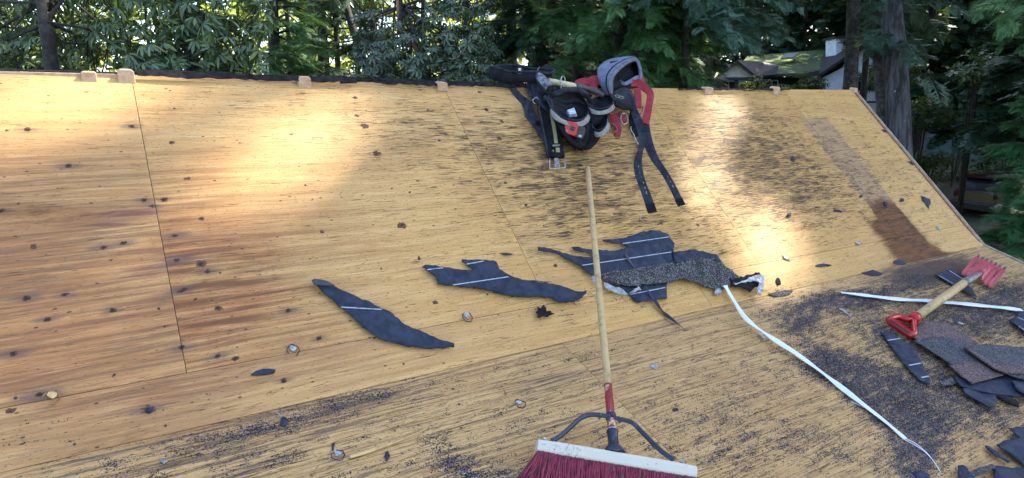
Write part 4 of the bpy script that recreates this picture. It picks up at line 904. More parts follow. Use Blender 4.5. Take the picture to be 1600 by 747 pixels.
def piece(name, label, cat, pts, mat, group=None, lines=(), **kw):
    c = D(sum(p[0] for p in pts)/len(pts), sum(p[1] for p in pts)/len(pts)); lh = kw.pop('lineh', None)
    if not lines: return tag(sheet(name, pts, mat, None, **kw), label, cat, group)
    t = empty(name, c, label, cat, group); s_ = sheet('felt', pts, mat, t, **kw); drape(t, s_, lines); return t
def drape(t, s_, lines, w=.0026):
    from mathutils.bvhtree import BVHTree
    me = s_.data; bv = BVHTree.FromPolygons([v.co.copy() for v in me.vertices], [tuple(p.vertices) for p in me.polygons])
    Mi = s_.matrix_parent_inverse  # parent is unrotated, mesh data is in world coordinates
    for a, b in lines:
        P = []
        for k in np.linspace(0, 1, 40):
            x = a[0]+(b[0]-a[0])*k; y = a[1]+(b[1]-a[1])*k; r_ = ray(x, y); r_ = r_/np.linalg.norm(r_)
            hit = bv.ray_cast(Vector(CP), Vector(r_))
            if hit[0] is not None: P.append(np.array(hit[0])+(NL if lower(x, y) else NU)*.0024)
        if len(P) < 3: continue
        MB().ribbon(P, w, [np.cross(P[-1]-P[0], NL)]*len(P), .0008).out('pale_line', M['line'], t)

piece('felt_scrap', 'long leaf shaped slate felt scrap lying alone, leftmost of the large ones', 'felt scrap', A2([(55, 128), (75, 125), (125, 142), (150, 155), (200, 178), (250, 202), (310, 225), (350, 262), (440, 300), (470, 315), (505, 323), (505, 335), (430, 340), (350, 330), (265, 305), (215, 270), (180, 235), (150, 210), (100, 170), (70, 142)]), M['felt'], GF, [((533, 480.5), (596, 484))], seed=1)
piece('felt_fold', 'small folded end flap on the tip of the leaf shaped felt scrap', 'felt scrap', A2([(52, 128), (60, 122), (100, 127), (126, 140), (90, 143), (60, 141)]), M['feltlight'], GF, h=.016, seed=2, jag=.001, lift=.02)
piece('felt_scrap', 'wide slate felt scrap with forked left end between the leaf shaped one and the broom', 'felt scrap',
      A2([(405, 78), (415, 72), (500, 82), (562, 90), (567, 82), (530, 62), (530, 55), (600, 55), (640, 60), (650, 85), (680, 105), (720, 120), (814, 125)])+A7([(60, 412), (160, 428), (240, 455), (290, 480), (330, 480), (356, 468), (350, 490), (300, 530), (235, 545), (190, 538), (150, 515), (60, 505)])+A2([(740, 176), (690, 172), (620, 155), (570, 145), (495, 138), (455, 132), (450, 110)]), M['felt'], GF, [((703, 446.5), (794, 433)), ((662, 422.5), (692, 419)), ((725, 414), (755, 408.5))], seed=3)
# the large torn piece with shingle tabs under the broom handle
big = empty('torn_shingle', U(1000, 420), 'large ragged roofing sheet with a granule band under the broom handle', 'shingle')
f1 = sheet('felt', A7([(268, 215), (310, 213), (350, 226), (390, 230), (440, 232), (520, 236), (607, 212), (570, 198), (520, 190), (455, 184), (448, 172), (560, 164), (650, 140), (720, 122), (770, 118), (835, 140), (845, 165), (872, 193), (860, 225), (862, 240), (866, 310), (640, 345), (450, 385), (385, 380), (345, 350), (315, 322), (270, 300), (180, 252), (75, 234), (72, 214), (110, 218), (180, 236), (270, 265), (390, 276), (390, 250), (330, 245), (290, 232)]), M['felt'], big, h=.008, seed=4)
f2 = sheet('lower_felt', A7([(490, 425), (600, 440), (700, 432), (828, 418), (825, 515), (740, 530), (660, 542), (630, 525), (610, 492), (560, 470)]), M['felt'], big, h=.005, seed=5)
f3 = sheet('granule_band', A7([(440, 372), (520, 350), (600, 342), (720, 320), (865, 298), (900, 285), (1000, 275), (1130, 285), (1160, 322), (1200, 348), (1242, 385), (1225, 425), (1180, 452), (1130, 460), (1060, 450), (1015, 425), (900, 408), (860, 420), (780, 428), (700, 432), (650, 442), (600, 443), (560, 430), (460, 412)]), M['gran'], big, h=.014, seed=6, jag=.004)
f4 = sheet('felt_band', A7([(862, 243), (990, 226), (1050, 242), (1115, 258), (1140, 300), (1000, 285), (868, 305)]), M['felt'], big, h=.015, seed=7)
f5 = sheet('torn_tail', A7([(1190, 395), (1240, 398), (1290, 380), (1350, 366), (1380, 400), (1372, 440), (1345, 452), (1300, 482), (1270, 462), (1235, 448), (1190, 440)]), M['tarpaper'], big, h=.013, seed=8, curl=.012, jag=.005)
drape(big, f1, [(A7([(570, 191)])[0], A7([(838, 152)])[0]), (A7([(320, 320)])[0], A7([(853, 240)])[0])]); drape(big, f2, [(A7([(612, 488)])[0], A7([(818, 447)])[0])])
tag(strip('felt_curl', [p+(z,) for p, z in zip(A7([(588, 250), (612, 290), (642, 332)]), (.012, .02, .014))], [.006, .006, .003], M['feltlight']), 'short upright felt sliver standing on the large ragged sheet', 'felt scrap')
tag(strip('felt_curl', [p+(z,) for p, z in zip(A7([(700, 432), (735, 490), (775, 545), (820, 600), (870, 640), (925, 683)]), (.022, .014, .010, .005, .003, 0))], [.004, .007, .010, .012, .007, .001], M['felt'], twist=.25), 'narrow tapering felt ribbon trailing down from the large ragged sheet', 'felt scrap')
tag(sheet('film_scrap', A7([(1290, 405), (1330, 385), (1372, 392), (1378, 420), (1368, 500), (1338, 495), (1350, 430), (1320, 418), (1262, 425), (1215, 438), (1215, 428)]), M['plastic'], h=.024, curl=.02, seed=9, jag=.004), 'crumpled whitish film stuck on the right tip of the large ragged sheet', 'film scrap')
tag(sheet('film_scrap', A7([(1102, 465), (1125, 455), (1142, 465), (1138, 485), (1115, 500), (1104, 490)]), M['plastic'], h=.008, curl=.012, seed=10), 'small whitish film flake below the granule band', 'film scrap')
tag(sheet('film_scrap', A7([(382, 392), (396, 384), (406, 400), (405, 425), (392, 424)]), M['plastic'], h=.010, curl=.01, seed=11), 'small shiny film flake left of the broom handle', 'film scrap')
tag(sheet('film_scrap', A7([(455, 420), (500, 440), (560, 462), (600, 490), (580, 496), (520, 480), (470, 462), (458, 440)]), M['plastic'], h=.010, curl=.01, seed=12), 'long translucent film shred right of the broom handle', 'film scrap')
tag(sheet('film_scrap', A7([(600, 490), (655, 446), (672, 468), (640, 478)]), M['plastic'], h=.020, curl=.01, seed=13), 'triangular film shred on the lower felt of the ragged sheet', 'film scrap')
# white metal edge strips
tag(strip('edge_strip', [(1133, 446, .022), (1147, 470, .025), (1168, 500, .03), (1205, 527, .02), (1245, 553, .012), (1290, 586, .006), (1340, 625, .004), (1385, 660, .003), (1415, 686, .002)], [.017, .008, .013, .015, .014, .013, .013, .011, .007], M['white'], twist=.18), 'long curved white strip running down the deck from the ragged sheet', 'strip', 'white edge strips')
tag(strip('edge_strip', [(1314, 457, .006), (1350, 461, .005), (1400, 467, .004), (1450, 470, .004), (1500, 474, .005), (1560, 480, .006), (1597, 484, .010)], [.008, .014, .014, .015, .015, .016, .012], M['white'], twist=.05), 'straight white strip passing under the red bladed tool', 'strip', 'white edge strips')
for a, L in enumerate(([(1410, 683), (1432, 694), (1452, 712), (1470, 738)], [(1412, 686), (1440, 702), (1455, 716)], [(1245, 556), (1262, 566), (1276, 574)], [(1330, 628), (1345, 634), (1356, 640)])):
    tag(strip('frayed_thread', L, [.002, .001], M['white'], h=.004), ['longest white thread fraying off the end of the curved strip', 'short white thread beside the end of the curved strip', 'white thread at the middle of the curved strip', 'white thread at the lower third of the curved strip'][a], 'thread')
tag(strip('splinter', [(546, 714), (580, 704), (620, 690), (665, 671)], [.006, .005, .003, .001], M['splinter'], h=.006, th=.003), 'pale wood splinter lying on the low slope left of the broom', 'splinter')

# felt strip and shingle pile at the right
piece('felt_scrap', 'narrow slate felt piece with three pale lines left of the shingle pile', 'felt scrap', A6([(148, 298), (165, 295), (200, 315), (240, 340), (262, 365), (280, 405), (302, 445), (300, 460), (270, 447), (240, 420), (215, 390), (185, 350)]), M['felt'], GF, [A6([(170, 322), (216, 315)]), A6([(238, 399), (276, 392)]), A6([(276, 437), (300, 432)])], low=True, seed=20)
piece('felt_scrap', 'black felt piece with two pale lines under the wooden tool handle', 'felt scrap', A6([(318, 122), (340, 112), (365, 102), (405, 126), (428, 160), (446, 190), (430, 186), (385, 160)]), M['felt'], GF, [A6([(330, 121), (375, 146)]), A6([(362, 105), (404, 132)])], low=True, seed=21)
piece('felt_scrap', 'slate felt piece with pale line cut by the right picture edge', 'felt scrap', A6([(545, 262), (573, 248), (572, 230), (640, 232), (640, 320), (594, 300), (565, 278)]), M['felt'], GF, [A6([(553, 264), (600, 292)]), A6([(574, 250), (600, 262)])], low=True, seed=22)
GP = 'shingles heaped at the right'
def shing(label, pts, mat, h, seed, **kw): return tag(sheet('shingle', A6(pts), M[mat], None, h=h, th=.0045, seed=seed, low=True, **kw), label, 'shingle', GP)
shing('ragged black shingle back sticking out lowest from the heap', [(400, 478), (430, 476), (500, 484), (510, 515), (500, 532), (480, 535), (462, 522), (430, 505), (405, 492)], 'felt', .006, 30, jag=.005)
shing('broad black shingle back under the brown tab of the heap', [(370, 438), (430, 452), (530, 434), (600, 440), (660, 470), (600, 500), (510, 490), (440, 478), (395, 466)], 'felt', .011, 31, jag=.004)
shing('thin black shingle offcut at the lower right of the heap', [(498, 490), (545, 500), (578, 520), (572, 532), (530, 512)], 'tarpaper', .006, 32, jag=.004)
shing('black shingle offcut in the lower right corner of the heap', [(548, 452), (640, 448), (660, 500), (610, 505), (570, 480)], 'felt', .020, 33)
shing('pinkish brown granule shingle topmost beside the red grip', [(243, 308), (262, 280), (280, 262), (340, 268), (390, 290), (420, 310), (448, 334), (400, 345), (340, 345), (262, 328)], 'granp', .014, 34, jag=.001)
shing('large dark granule shingle at the left of the heap', [(252, 325), (300, 318), (350, 316), (400, 326), (450, 340), (458, 395), (380, 410), (335, 375), (300, 352)], 'grang', .024, 35, jag=.0015, curl=.004)
shing('brown tabbed shingle in the middle of the heap', [(362, 400), (450, 384), (490, 408), (530, 430), (480, 444), (432, 456), (395, 430)], 'granp', .030, 36, jag=.001, curl=.003)
shing('dark granule shingle reaching from the heap to the right picture edge', [(405, 345), (450, 336), (530, 342), (640, 346), (660, 410), (600, 444), (570, 436), (530, 424), (470, 385)], 'grang', .038, 37, jag=.0015, curl=.003)
shing('narrow worn shingle strip laid across the heap', [(408, 342), (424, 346), (470, 378), (500, 396), (660, 412), (660, 428), (530, 424), (500, 412), (450, 375)], 'granp', .044, 38, jag=.001, curl=.003)
shing('small crushed shingle corner at the left foot of the heap', [(330, 452), (370, 440), (400, 452), (372, 462), (340, 466)], 'gran', .008, 39, jag=.005)
shing('big torn black felt corner at the right edge of the picture', [(505, 650), (545, 634), (578, 632), (540, 600), (600, 596), (680, 610), (680, 730), (594, 712), (565, 692), (535, 668)], 'felt', .010, 40, jag=.006)
shing('flat black shingle back at the bottom right corner', [(490, 712), (530, 716), (600, 722), (680, 735), (680, 800), (520, 800)], 'felt', .008, 41, jag=.004)
shing('curled black shingle end at the bottom edge', [(385, 715), (400, 714), (412, 724), (428, 760), (432, 800), (392, 800), (386, 745)], 'felt', .010, 42, jag=.003)
shing('granule covered offcut at the bottom edge beside the curled end', [(415, 735), (440, 726), (490, 712), (500, 722), (470, 735), (430, 748)], 'grang', .010, 43, jag=.002)
shing('thin felt offcut above the bottom right corner', [(470, 652), (482, 650), (520, 680), (548, 700), (540, 704), (500, 684)], 'felt', .006, 44, jag=.002)

# small loose scraps, each where it lies in the photo
SM = [((790, 398), 20, 5, 5, 'felt', 'small oval felt scrap right above the forked felt scrap'), ((412, 582), 42, 14, -12, 'felt', 'torn felt scrap lying alone at the lower left'), ((445, 660), 14, 24, 10, 'felt', 'small blue grey felt scrap beside a bent nail'), ((605, 713), 10, 16, 0, 'felt', 'small dark scrap near the splinter'),
      ((520, 698), 6, 15, 10, 'felt', 'tiny felt sliver above the torn nail cap by the splinter'), ((1360, 426), 38, 8, 8, 'felt', 'black sliver above the straight white strip'), ((1406, 411), 26, 12, 10, 'felt', 'crumpled black crumb below the water stained strip'), ((1448, 315), 12, 26, -30, 'felt', 'bent black scrap near the right roof edge'),
      ((1384, 319), 8, 10, 0, 'felt', 'small black crumb upper right of the water stain'), ((1409, 313), 7, 8, 40, 'felt', 'tiny black crumb beside the bent black scrap'), ((1310, 330), 16, 5, 8, 'felt', 'thin black scrap left of the water stain'), ((1238, 249), 8, 8, 0, 'felt', 'small round black scrap on the steep slope'), ((1233, 336), 9, 7, 20, 'felt', 'small black scrap in the middle of the right steep slope'),
      ((1216, 440), 10, 12, 0, 'tarpaper', 'ragged black fleck right of the ragged sheet'), ((1218, 458), 46, 13, -8, 'gran', 'granule coated scrap right of the crumpled film'), ((1121, 424), 8, 5, 0, 'felt', 'black crumb by the granule band'), ((1320, 600), 4, 20, -30, 'felt', 'thin brown sliver standing among the granules'), ((1055, 640), 10, 6, 0, 'felt', 'tiny crumb right of the broom brace'),
      ((1345, 177+130), 6, 5, 0, 'felt', 'tiny black crumb left of the bent scrap'), ((1385, 205), 16, 5, 10, 'felt', 'flat black scrap on the rake edge'), ((1427, 255), 16, 5, 20, 'felt', 'second flat black scrap further down the rake edge'), ((905, 261), 12, 5, 10, 'felt', 'small black scrap touching the top of the broom handle'), ((1288, 415), 30, 5, -4, 'felt', 'faint black sliver above the straight strip tip'),
      ((985, 165), 8, 5, 0, 'felt', 'crumb beside the red strap'), ((255, 721), 14, 8, 10, 'plastic', 'small pale flake near the bottom left'), ((1500, 505), 10, 4, 20, 'plastic', 'small white flake above the shingle heap'), ((1494, 520), 7, 4, 20, 'plastic', 'tiny white flake above the shingle heap'), ((1320, 488), 26, 4, 35, 'plastic', 'thin white shred between the two strips'),
      ((1228, 403), 18, 5, 30, 'plastic', 'whitish flake on the sunlit steep slope'), ((1340, 380), 13, 5, 20, 'plastic', 'whitish flake left of the foot of the water stain'), ((1467, 356), 12, 5, 40, 'plastic', 'whitish flake near the right roof edge'), ((1190, 525), 14, 9, 20, 'plastic', 'bluish flake beside the curved strip'), ((1300, 465), 5, 14, 20, 'felt', 'black sliver right of the granule coated scrap'),
      ((1022, 573), 14, 9, 25, 'plastic', 'bluish flake right of the broom handle'), ((1440, 742), 30, 14, 0, 'felt', 'black felt scrap at the bottom among granules'), ((1500, 395+38), 12, 7, 0, 'felt', 'tiny black scrap under the red blade'), ((235, 640), 16, 9, 0, 'felt', 'dark oval fleck in the wood at the lower left')]
for k, (c, w_, h_, rt, mt, lab) in enumerate(SM):
    r = random.Random(k); n = r.randint(7, 10); a0 = rad(rt); pts = []
    for i in range(n):
        a = 2*math.pi*i/n; R = r.uniform(.5, 1.15) if max(w_, h_) < 30 else r.uniform(.6, 1.15); u = math.cos(a)*w_/2*R; v = math.sin(a)*h_/2*R; pts.append((c[0]+u*math.cos(a0)-v*math.sin(a0), c[1]+u*math.sin(a0)+v*math.cos(a0)))
    tag(sheet('film_scrap' if mt == 'plastic' else 'felt_scrap', pts, M[mt], None, h=.003, th=.0015, curl=.001, jag=.0022, seed=60+k, step=.012, lift=.002), lab, 'film scrap' if mt == 'plastic' else 'felt scrap', 'small scraps scattered on the deck')
# ragged black clump
tag(sheet('felt_scrap', A7([(55, 600), (72, 585), (70, 565), (90, 570), (102, 553), (118, 566), (122, 590), (146, 588), (150, 600), (168, 606), (140, 614), (125, 626), (96, 620), (80, 632), (62, 628), (74, 612)]), M['tarpaper'], h=.006, curl=.01, jag=.004, step=.01, seed=99, lift=.02), 'ragged black clump of felt between the forked scrap and the broom handle', 'felt scrap', 'small scraps scattered on the deck')
# torn nail caps: a pale ragged disc with a raised dark rim
NC = [((730, 496), 'torn pale nail cap below the forked felt scrap'), ((528, 712), 'torn pale nail cap at the thick end of the splinter'), ((812, 632), 'torn pale nail cap left of the broom'), ((80, 622), 'brownish torn nail cap at the far left'), ((458, 548), 'torn nail cap on the joint left of the leaf shaped scrap')]
for k, ((x, y), lab) in enumerate(NC):
    low = lower(x, y); e1, e2, n_ = frame(low); c = D(x, y, .004); t = empty('roofing_cap', c, lab, 'nail cap', 'torn nail caps'); r = random.Random(k); P = []; nn = 18
    for i in range(15):
        a = 2*math.pi*i/nn+2.2+k*.7; R = .017*r.uniform(.9, 1.1); P.append(c+e1*math.cos(a)*R+e2*math.sin(a)*R*1.1+n_*r.uniform(.001, .005))
    MB().tube(P, .0016, 5).out('rim', M['bluesteel' if k != 3 else 'edge'], t)
    m = MB(); Q = [c+e1*(.011*math.cos(b)*r.uniform(.6, 1.2)+.002)+e2*(.012*math.sin(b)*r.uniform(.6, 1.2)+.010)+n_*r.uniform(.0005, .002) for b in np.linspace(0, 5.6, 8)]; m.add(Q, [tuple(range(8))]); m.out('paper_shred', M['plastic' if k != 3 else 'splinter'], t, solid=.001)
# bent nails
for k, (x, y, a) in enumerate(((441, 652, 2.0), (1000, 344, .9), (716, 594, -.8), (790, 615, 1.4), (487, 742, .7), (618, 672, 2.4))):
    low = lower(x, y); e1, e2, n_ = frame(low); c = D(x, y, .004); d = e1*math.cos(a)+e2*math.sin(a); t = empty('nail', c, ['pale bent nail beside the blue grey scrap', 'bright loose nail above the ragged sheet', 'rusty nail below the leaf shaped scrap', 'rusty nail near the pale nail cap left of the broom', 'rusty nail near the bottom edge at the left', 'rusty nail above the splinter'][k], 'nail', 'loose roofing nails')
    mt = M['steel'] if k < 2 else M['edge']; MB().tube([c, c+d*.016+n_*.002, c+d*.032+n_*.006], [.0016, .0016, .0006], 6).out('shank', mt, t); MB().tube([c-d*.001, c+d*.0005], [.005, .005], 12).out('head', mt, t)
# loose granules and crumbs: nobody could count them
def grit_chips():
    r = np.random.default_rng(11); P = []
    cand = np.stack([r.uniform(.2, XR-.03, 240000), r.uniform(-1.6, .12, 240000)], 1); low = cand[:, 1] < 0
    for lw in (True, False):
        c = cand[low == lw]; e = EL if lw else EU; n_ = NL if lw else NU; p = BRK+c[:, :1]*np.array([1., 0, 0])+c[:, 1:]*e+n_*.0015; f = deck_fields(p, lw); pr = np.clip(f['dirt']-.30, 0, 1)**1.5
        lump = np.array([noise.noise(Vector((a*9, b*9, 0))) for a, b in c]); pr = pr*np.clip(.55+lump*1.8, 0, 1.4); px, py = proj(p); k = (r.uniform(0, 1, len(p)) < pr*.75) & (px < 1750) & (py < 900); P.append(p[k])
    P = np.concatenate(P); n = len(P); T = np.array([[0, 0, 1.], [1, 0, -.3], [-.5, .87, -.3], [-.5, -.87, -.3]])*.5; F0 = np.array([[0, 1, 2], [0, 2, 3], [0, 3, 1]])
    d = r.normal(0, 1, (n, 3)); V, F = scatter(T, F0, quat_basis(d, r.normal(0, 1, (n, 3))), P, r.uniform(.0018, .0045, n)*r.choice([1, 1, 1.5], n))
    tag(build('shingle_granules', V, F, M['chip']), 'black shingle granules and crumbs spilled over the low slope at the right', 'granules', kind='stuff')
grit_chips()
# ------------------------------------------------------------------ push broom
tB = EL.copy()
h0 = Lo(838, 697, .075); h1 = Lo(1085, 739, .075); a_ = (h1-h0); Lh = np.linalg.norm(a_); a_ /= Lh
n_ = NL-a_*np.dot(NL, a_); n_ /= np.linalg.norm(n_); t_ = np.cross(n_, a_); t_ = t_ if t_[1] > 0 else -t_
th = rad(38); bd = -(t_*math.cos(th)+n_*math.sin(th)); sd = n_*math.cos(th)-t_*math.sin(th)   # bristle direction, broad side facing up
bc = (h0+h1)/2
broom = empty('push_broom', bc, 'push broom with crimson bristles and long wooden handle leaning up the steep slope', 'broom')
m = MB(); rg = []
for q in np.linspace(-.5, .5, 9):
    sc_ = 1 if abs(q) < .49 else .9; prf = [(-.017, -.028), (-.017, .024), (-.012, .028), (.012, .028), (.017, .024), (.017, -.028)]
    rg.append([bc+a_*Lh*q+bd*u*sc_+sd*v*sc_ for u, v in prf])
m.loft(rg, True, True, True).out('broom_head', M['whiteblock'], broom, bevel=.003)
r = np.random.default_rng(4); n = 3600
u = r.uniform(-.49, .49, n); v = r.uniform(-.026, .026, n); base = bc+a_*(Lh*u)[:, None]+bd*.014+sd*v[:, None]
fl = np.clip((np.abs(u)-.30)/.2, 0, 1)**1.5*np.sign(u); L_ = r.uniform(.085, .108, n)
d = bd+a_*(fl*.38+r.normal(0, .11, n))[:, None]+sd*(v*6+r.normal(0, .10, n))[:, None]; d /= np.linalg.norm(d, axis=1, keepdims=True)
V = []; F = []
mid = base+d*(L_*.55)[:, None]; tip = base+d*L_[:, None]+(r.normal(0, .004, (n, 3)))+NL*.004
lowh = (tip-BRK)@NL; tip = tip+NL*np.clip(.002-lowh, 0, 1)[:, None]
w_ = np.cross(d, sd); w_ /= np.linalg.norm(w_, axis=1, keepdims=True); ws = r.normal(0, 1, (n, 3))*.3+w_; ws /= np.linalg.norm(ws, axis=1, keepdims=True); hw = .0011
V = np.stack([base-ws*hw, base+ws*hw, mid+ws*hw, mid-ws*hw, tip+ws*hw*.6, tip-ws*hw*.6], 1).reshape(-1, 3); k = np.arange(n)[:, None]*6
F = np.concatenate([k+np.array([0, 1, 2, 3]), k+np.array([3, 2, 4, 5])]); bo = build('bristles', V, F, M['bristle'], broom)
m = MB(); m.loft([[bc+a_*Lh*q+bd*(.012+.03*z)+sd*s_ for q, s_ in ((-.485-.02*z, -.022), (-.485-.02*z, .022), (.485+.02*z, .022), (.485+.02*z, -.022))] for z in (0, 1, 2)], True, True, True); m.out('bristle_core', M['bristle'], broom)
htop = U(918, 262, .014); hb = bc-bd*.024+a_*(Lh*((958-961.5)/247))
hb = hb
hd = htop-hb; hL = np.linalg.norm(hd); hd /= hL
def HPt(x): return hb+hd*x
red_end = None
# split of the handle where the paint starts: find along-length position that projects to y=602
f_ = [abs(proj(HPt(x))[1]-602) for x in np.linspace(0, hL, 400)]; xr = np.linspace(0, hL, 400)[int(np.argmin(f_))]
f_ = [abs(proj(HPt(x))[1]-674) for x in np.linspace(0, hL, 400)]; xf = np.linspace(0, hL, 400)[int(np.argmin(f_))]
f_ = [abs(proj(HPt(x))[1]-652) for x in np.linspace(0, hL, 400)]; xc = np.linspace(0, hL, 400)[int(np.argmin(f_))]
def bow(x): return HPt(x)-NL*0.0
hd_ = MB().tube([bow(x) for x in np.linspace(xr, hL, 10)]+[HPt(hL+.004)], [.0118]*9+[.0112, .007], 14).out('handle', M['handle'], broom, True)
MB().tube([HPt(x) for x in (xf-.02, xc, xr+.001)], .0123, 14).out('painted_section', M['redpaint'], hd_, True)
fe = MB().tube([HPt(x) for x in (-.012, 0, .012, .03, xf-.012, xf-.004, xf)], [.030, .027, .017, .0145, .0155, .0175, .0165], 16).out('socket', M['bluesteel'], broom, True)
MB().tube([HPt(xf), HPt(xf+.003)], [.0150, .0145], 16).out('socket_ring', M['white'], fe)
m = MB(); m.box(HPt(.004)+sd*.02, (.02, .014, .006), [a_, hd, np.cross(a_, hd)]); m.out('socket_screw', M['steel'], fe, bevel=.002)
# collar and steel braces
m = MB().tube([HPt(xc-.008), HPt(xc+.008)], .0155, 16); co = m.out('collar', M['bluesteel'], broom)
def nearh(px, py, h): return Lo(px, py, h)
hc = float((HPt(xc)-BRK)@NL)
for pts, s_ in (([(958, 652), (940, 649), (922, 648), (908, 653), (893, 666), (876, 681), (862, 689)], -1), ([(950, 652), (965, 654), (978, 657), (990, 662), (1004, 676), (1030, 702), (1053, 719)], 1)):
    Q = [nearh(x, y, hc+(.095-hc)*t+.008) for (x, y), t in zip(pts, (0, 0, .02, .1, .4, .75, 1))]; Q = smoothpath(Q, 5)
    MB().ribbon(Q, .0068, [n_*.55+t_*.85]*len(Q), .0035).out('brace', M['bluesteel'], broom, True)
    c = nearh(938 if s_ < 0 else 970, 648.5 if s_ < 0 else 654, hc+.006); MB().tube([c-n_*.014, c+n_*.004], [.0045, .0045], 10).out('bolt', M['steel'], broom)
    c = nearh(852 if s_ < 0 else 1066, 687 if s_ < 0 else 722, .098); MB().tube([c-n_*.004, c+n_*.004], [.0058, .005], 10).out('bolt', M['steel'], broom)

# ------------------------------------------------------------------ shingle remover
sr = empty('shingle_remover', Lo(1470, 465), 'roofing shovel with faded red toothed blade, short wooden handle and red grip', 'roofing shovel')
G0 = Lo(1428, 498, .028); G1 = Lo(1508, 441, .055); gd = G1-G0; gd /= np.linalg.norm(gd)
MB().tube([G0, G0+(G1-G0)*.5, G1], [.0195, .0200, .0195], 16).out('handle', M['handle'], sr, True)
G2 = Lo(1532, 427, .05)
MB().tube([G1-gd*.02, G1+gd*.01, (G1+G2)/2, G2], [.0215, .0210, .018, .010], 16).out('ferrule', M['ferrule'], sr, True)
# blade
TL, TR, BL_, BR_ = Lo(1526, 398, .075), Lo(1574, 420, .075), Lo(1500, 428, .022), Lo(1549, 450, .022)
def Bp(u, v, w=0):
    p = (TL*(1-u)+TR*u)*v+(BL_*(1-u)+BR_*u)*(1-v); nn = np.cross(TR-TL, TL-BL_); nn /= np.linalg.norm(nn); nn = nn if nn[2] > 0 else -nn; return p+nn*w
nu = 98; teeth = 7
m = MB(); rows = []
for j in range(14):
    v = j/13; row = []
    for i in range(nu):
        u_ = i/(nu-1); ph = (u_*teeth) % 1; kx = int(min(u_*teeth, teeth-1e-6))
        top = .90+.10*(1 if .22 < ph < .78 else max(0, 1-abs(abs(ph-.5)-.28)/.12)); 
        bt = .0+.13*(1-math.sin(math.pi*ph)**.5)+(.10 if kx in (2, 4) else (.16 if kx == 3 else 0))
        vv = bt+(top-bt)*v
        wv = .0015*math.cos(2*math.pi*u_*teeth)*(1-v)+.010*math.exp(-((u_-.5)/.10)**2)*(1-v)
        row.append(Bp(u_, vv, wv))
    rows.append(row)
m.loft(rows, False); bl = m.out('blade', M['redtool'], sr, True, solid=.003)
for i in range(teeth):
    m = MB(); a, b = (i+.24)/teeth, (i+.76)/teeth
    m.loft([[Bp(a, .955, .0022), Bp(b, .955, .0022)], [Bp(a+.01, 1.03, .0030), Bp(b-.01, 1.03, .0030)]], False).out('tooth_tip', M['steel'], bl, solid=.004)
for a in (.16, .84):
    m = MB(); m.loft([[Bp(a-.015, .42, .0035), Bp(a+.015, .42, .0035)], [Bp(a-.015, .80, .0035), Bp(a+.015, .80, .0035)]], False).out('blade_slot', M['iron'], bl, solid=.001)
# gusset behind the ferrule
MB().tube([G2-gd*.01, Bp(.5, .45, .012), Bp(.5, .62, .003)], [.015, .010, .003], 10).out('spine', M['redtool'], sr, True)
# D grip
gb0, gb1 = Lo(1390, 501, .028), Lo(1423, 523, .026); gx = gb1-gb0; gl = np.linalg.norm(gx); gx /= gl
gr = MB(); gr.tube([G0-gd*.012, G0+gd*.03], [.024, .0235], 16); 
Y0 = G0-gd*.012
gr.ribbon(smoothpath([Y0+gd*.01, Y0-gd*.03-gx*.012, Y0-gd*.055-gx*.045, gb0+gd*.025-gx*.004, gb0-gx*.004], 5), .0125, [np.cross(gx, gd)]*21, .018)
gr.ribbon(smoothpath([Y0+gd*.01, Y0-gd*.02+gx*.012, Y0-gd*.045+gx*.022, gb1+gd*.028+gx*.004, gb1+gx*.004], 5), .0125, [np.cross(gx, gd)]*21, .018)
g_ = gr.out('grip', M['redplastic'], sr, True)
MB().ribbon([gb0-gx*.012, gb0, gb0+gx*gl*.5, gb1, gb1+gx*.012], [.010, .0155, .016, .0155, .010], [gd*.8-np.cross(gd, gx)*.6]*5, .024).out('grip_bar', M['redplastic'], g_, True)
gn = CP-gb0; gn = gn-gx*np.dot(gn, gx); gn /= np.linalg.norm(gn); gy_ = np.cross(gn, gx)
for i in range(9):
    c = gb0+gx*gl*(.08+.84*i/8)+gn*.0145; m = MB(); m.box(c, (.006, .018, .003), [gx, gy_, gn]); m.out('grip_slot', M['carblack'], g_)

# ------------------------------------------------------------------ tool belt
tb = empty('tool_belt', U(880, 180), 'black padded tool belt with open pouches and a looped waist band hanging over the ridge', 'tool belt')
def path3(L, n=6): return smoothpath([U(x, y, h) for x, y, h in L], n)
def band(name, L, hw, mat, parent, th=.003, wd=None, n=6):
    P = path3(L, n); N_ = len(P); hw = lerp_list(hw, N_) if hasattr(hw, '__len__') else [hw]*N_; W = []
    for i in range(N_):
        t = P[min(i+1, N_-1)]-P[max(i-1, 0)]; v = CP-P[i]; w2 = np.cross(t, v*.6/np.linalg.norm(v)+NU*.4); W.append(w2 if wd is None else np.asarray(wd, float))
    return MB().ribbon(P, hw, W, th).out(name, mat, parent, False)
# looped waist band above the ridge: a ring of padded webbing
def ring(cx, cy, rx, depth, hgt, z0px, mat, name, parent, a0, a1, thick=.008, tiltx=0., n=40):
    c = U(cx, cy, .0); c = np.array([c[0], RIDGE[1]+.03, c[2]]); sc = np.linalg.norm(c-CP)/FP
    ux = RT; uy = FWD; m = MB(); P = []
    for t in np.linspace(a0, a1, n): P.append(c+ux*math.cos(t)*rx*sc*(1+.06*math.sin(3*t))+uy*math.sin(t)*depth+ZZ*(tiltx*math.cos(t)+.018*math.sin(t)+.004*math.sin(4*t)))
    return m.ribbon(P, [hgt/2*(1+.08*math.sin(2*i*.3)) for i in range(n)], [ZZ+uy*.12]*n, thick).out(name, mat, parent, True)
ring(806, 118, 47, .10, .046, 0, M['nylon'], 'waist_band', tb, 0, 2*math.pi, .012, -.012)
ring(806, 109, 47.5, .102, .012, 0, M['nylonw'], 'band_edge', tb, 0, 2*math.pi, .013, -.012)
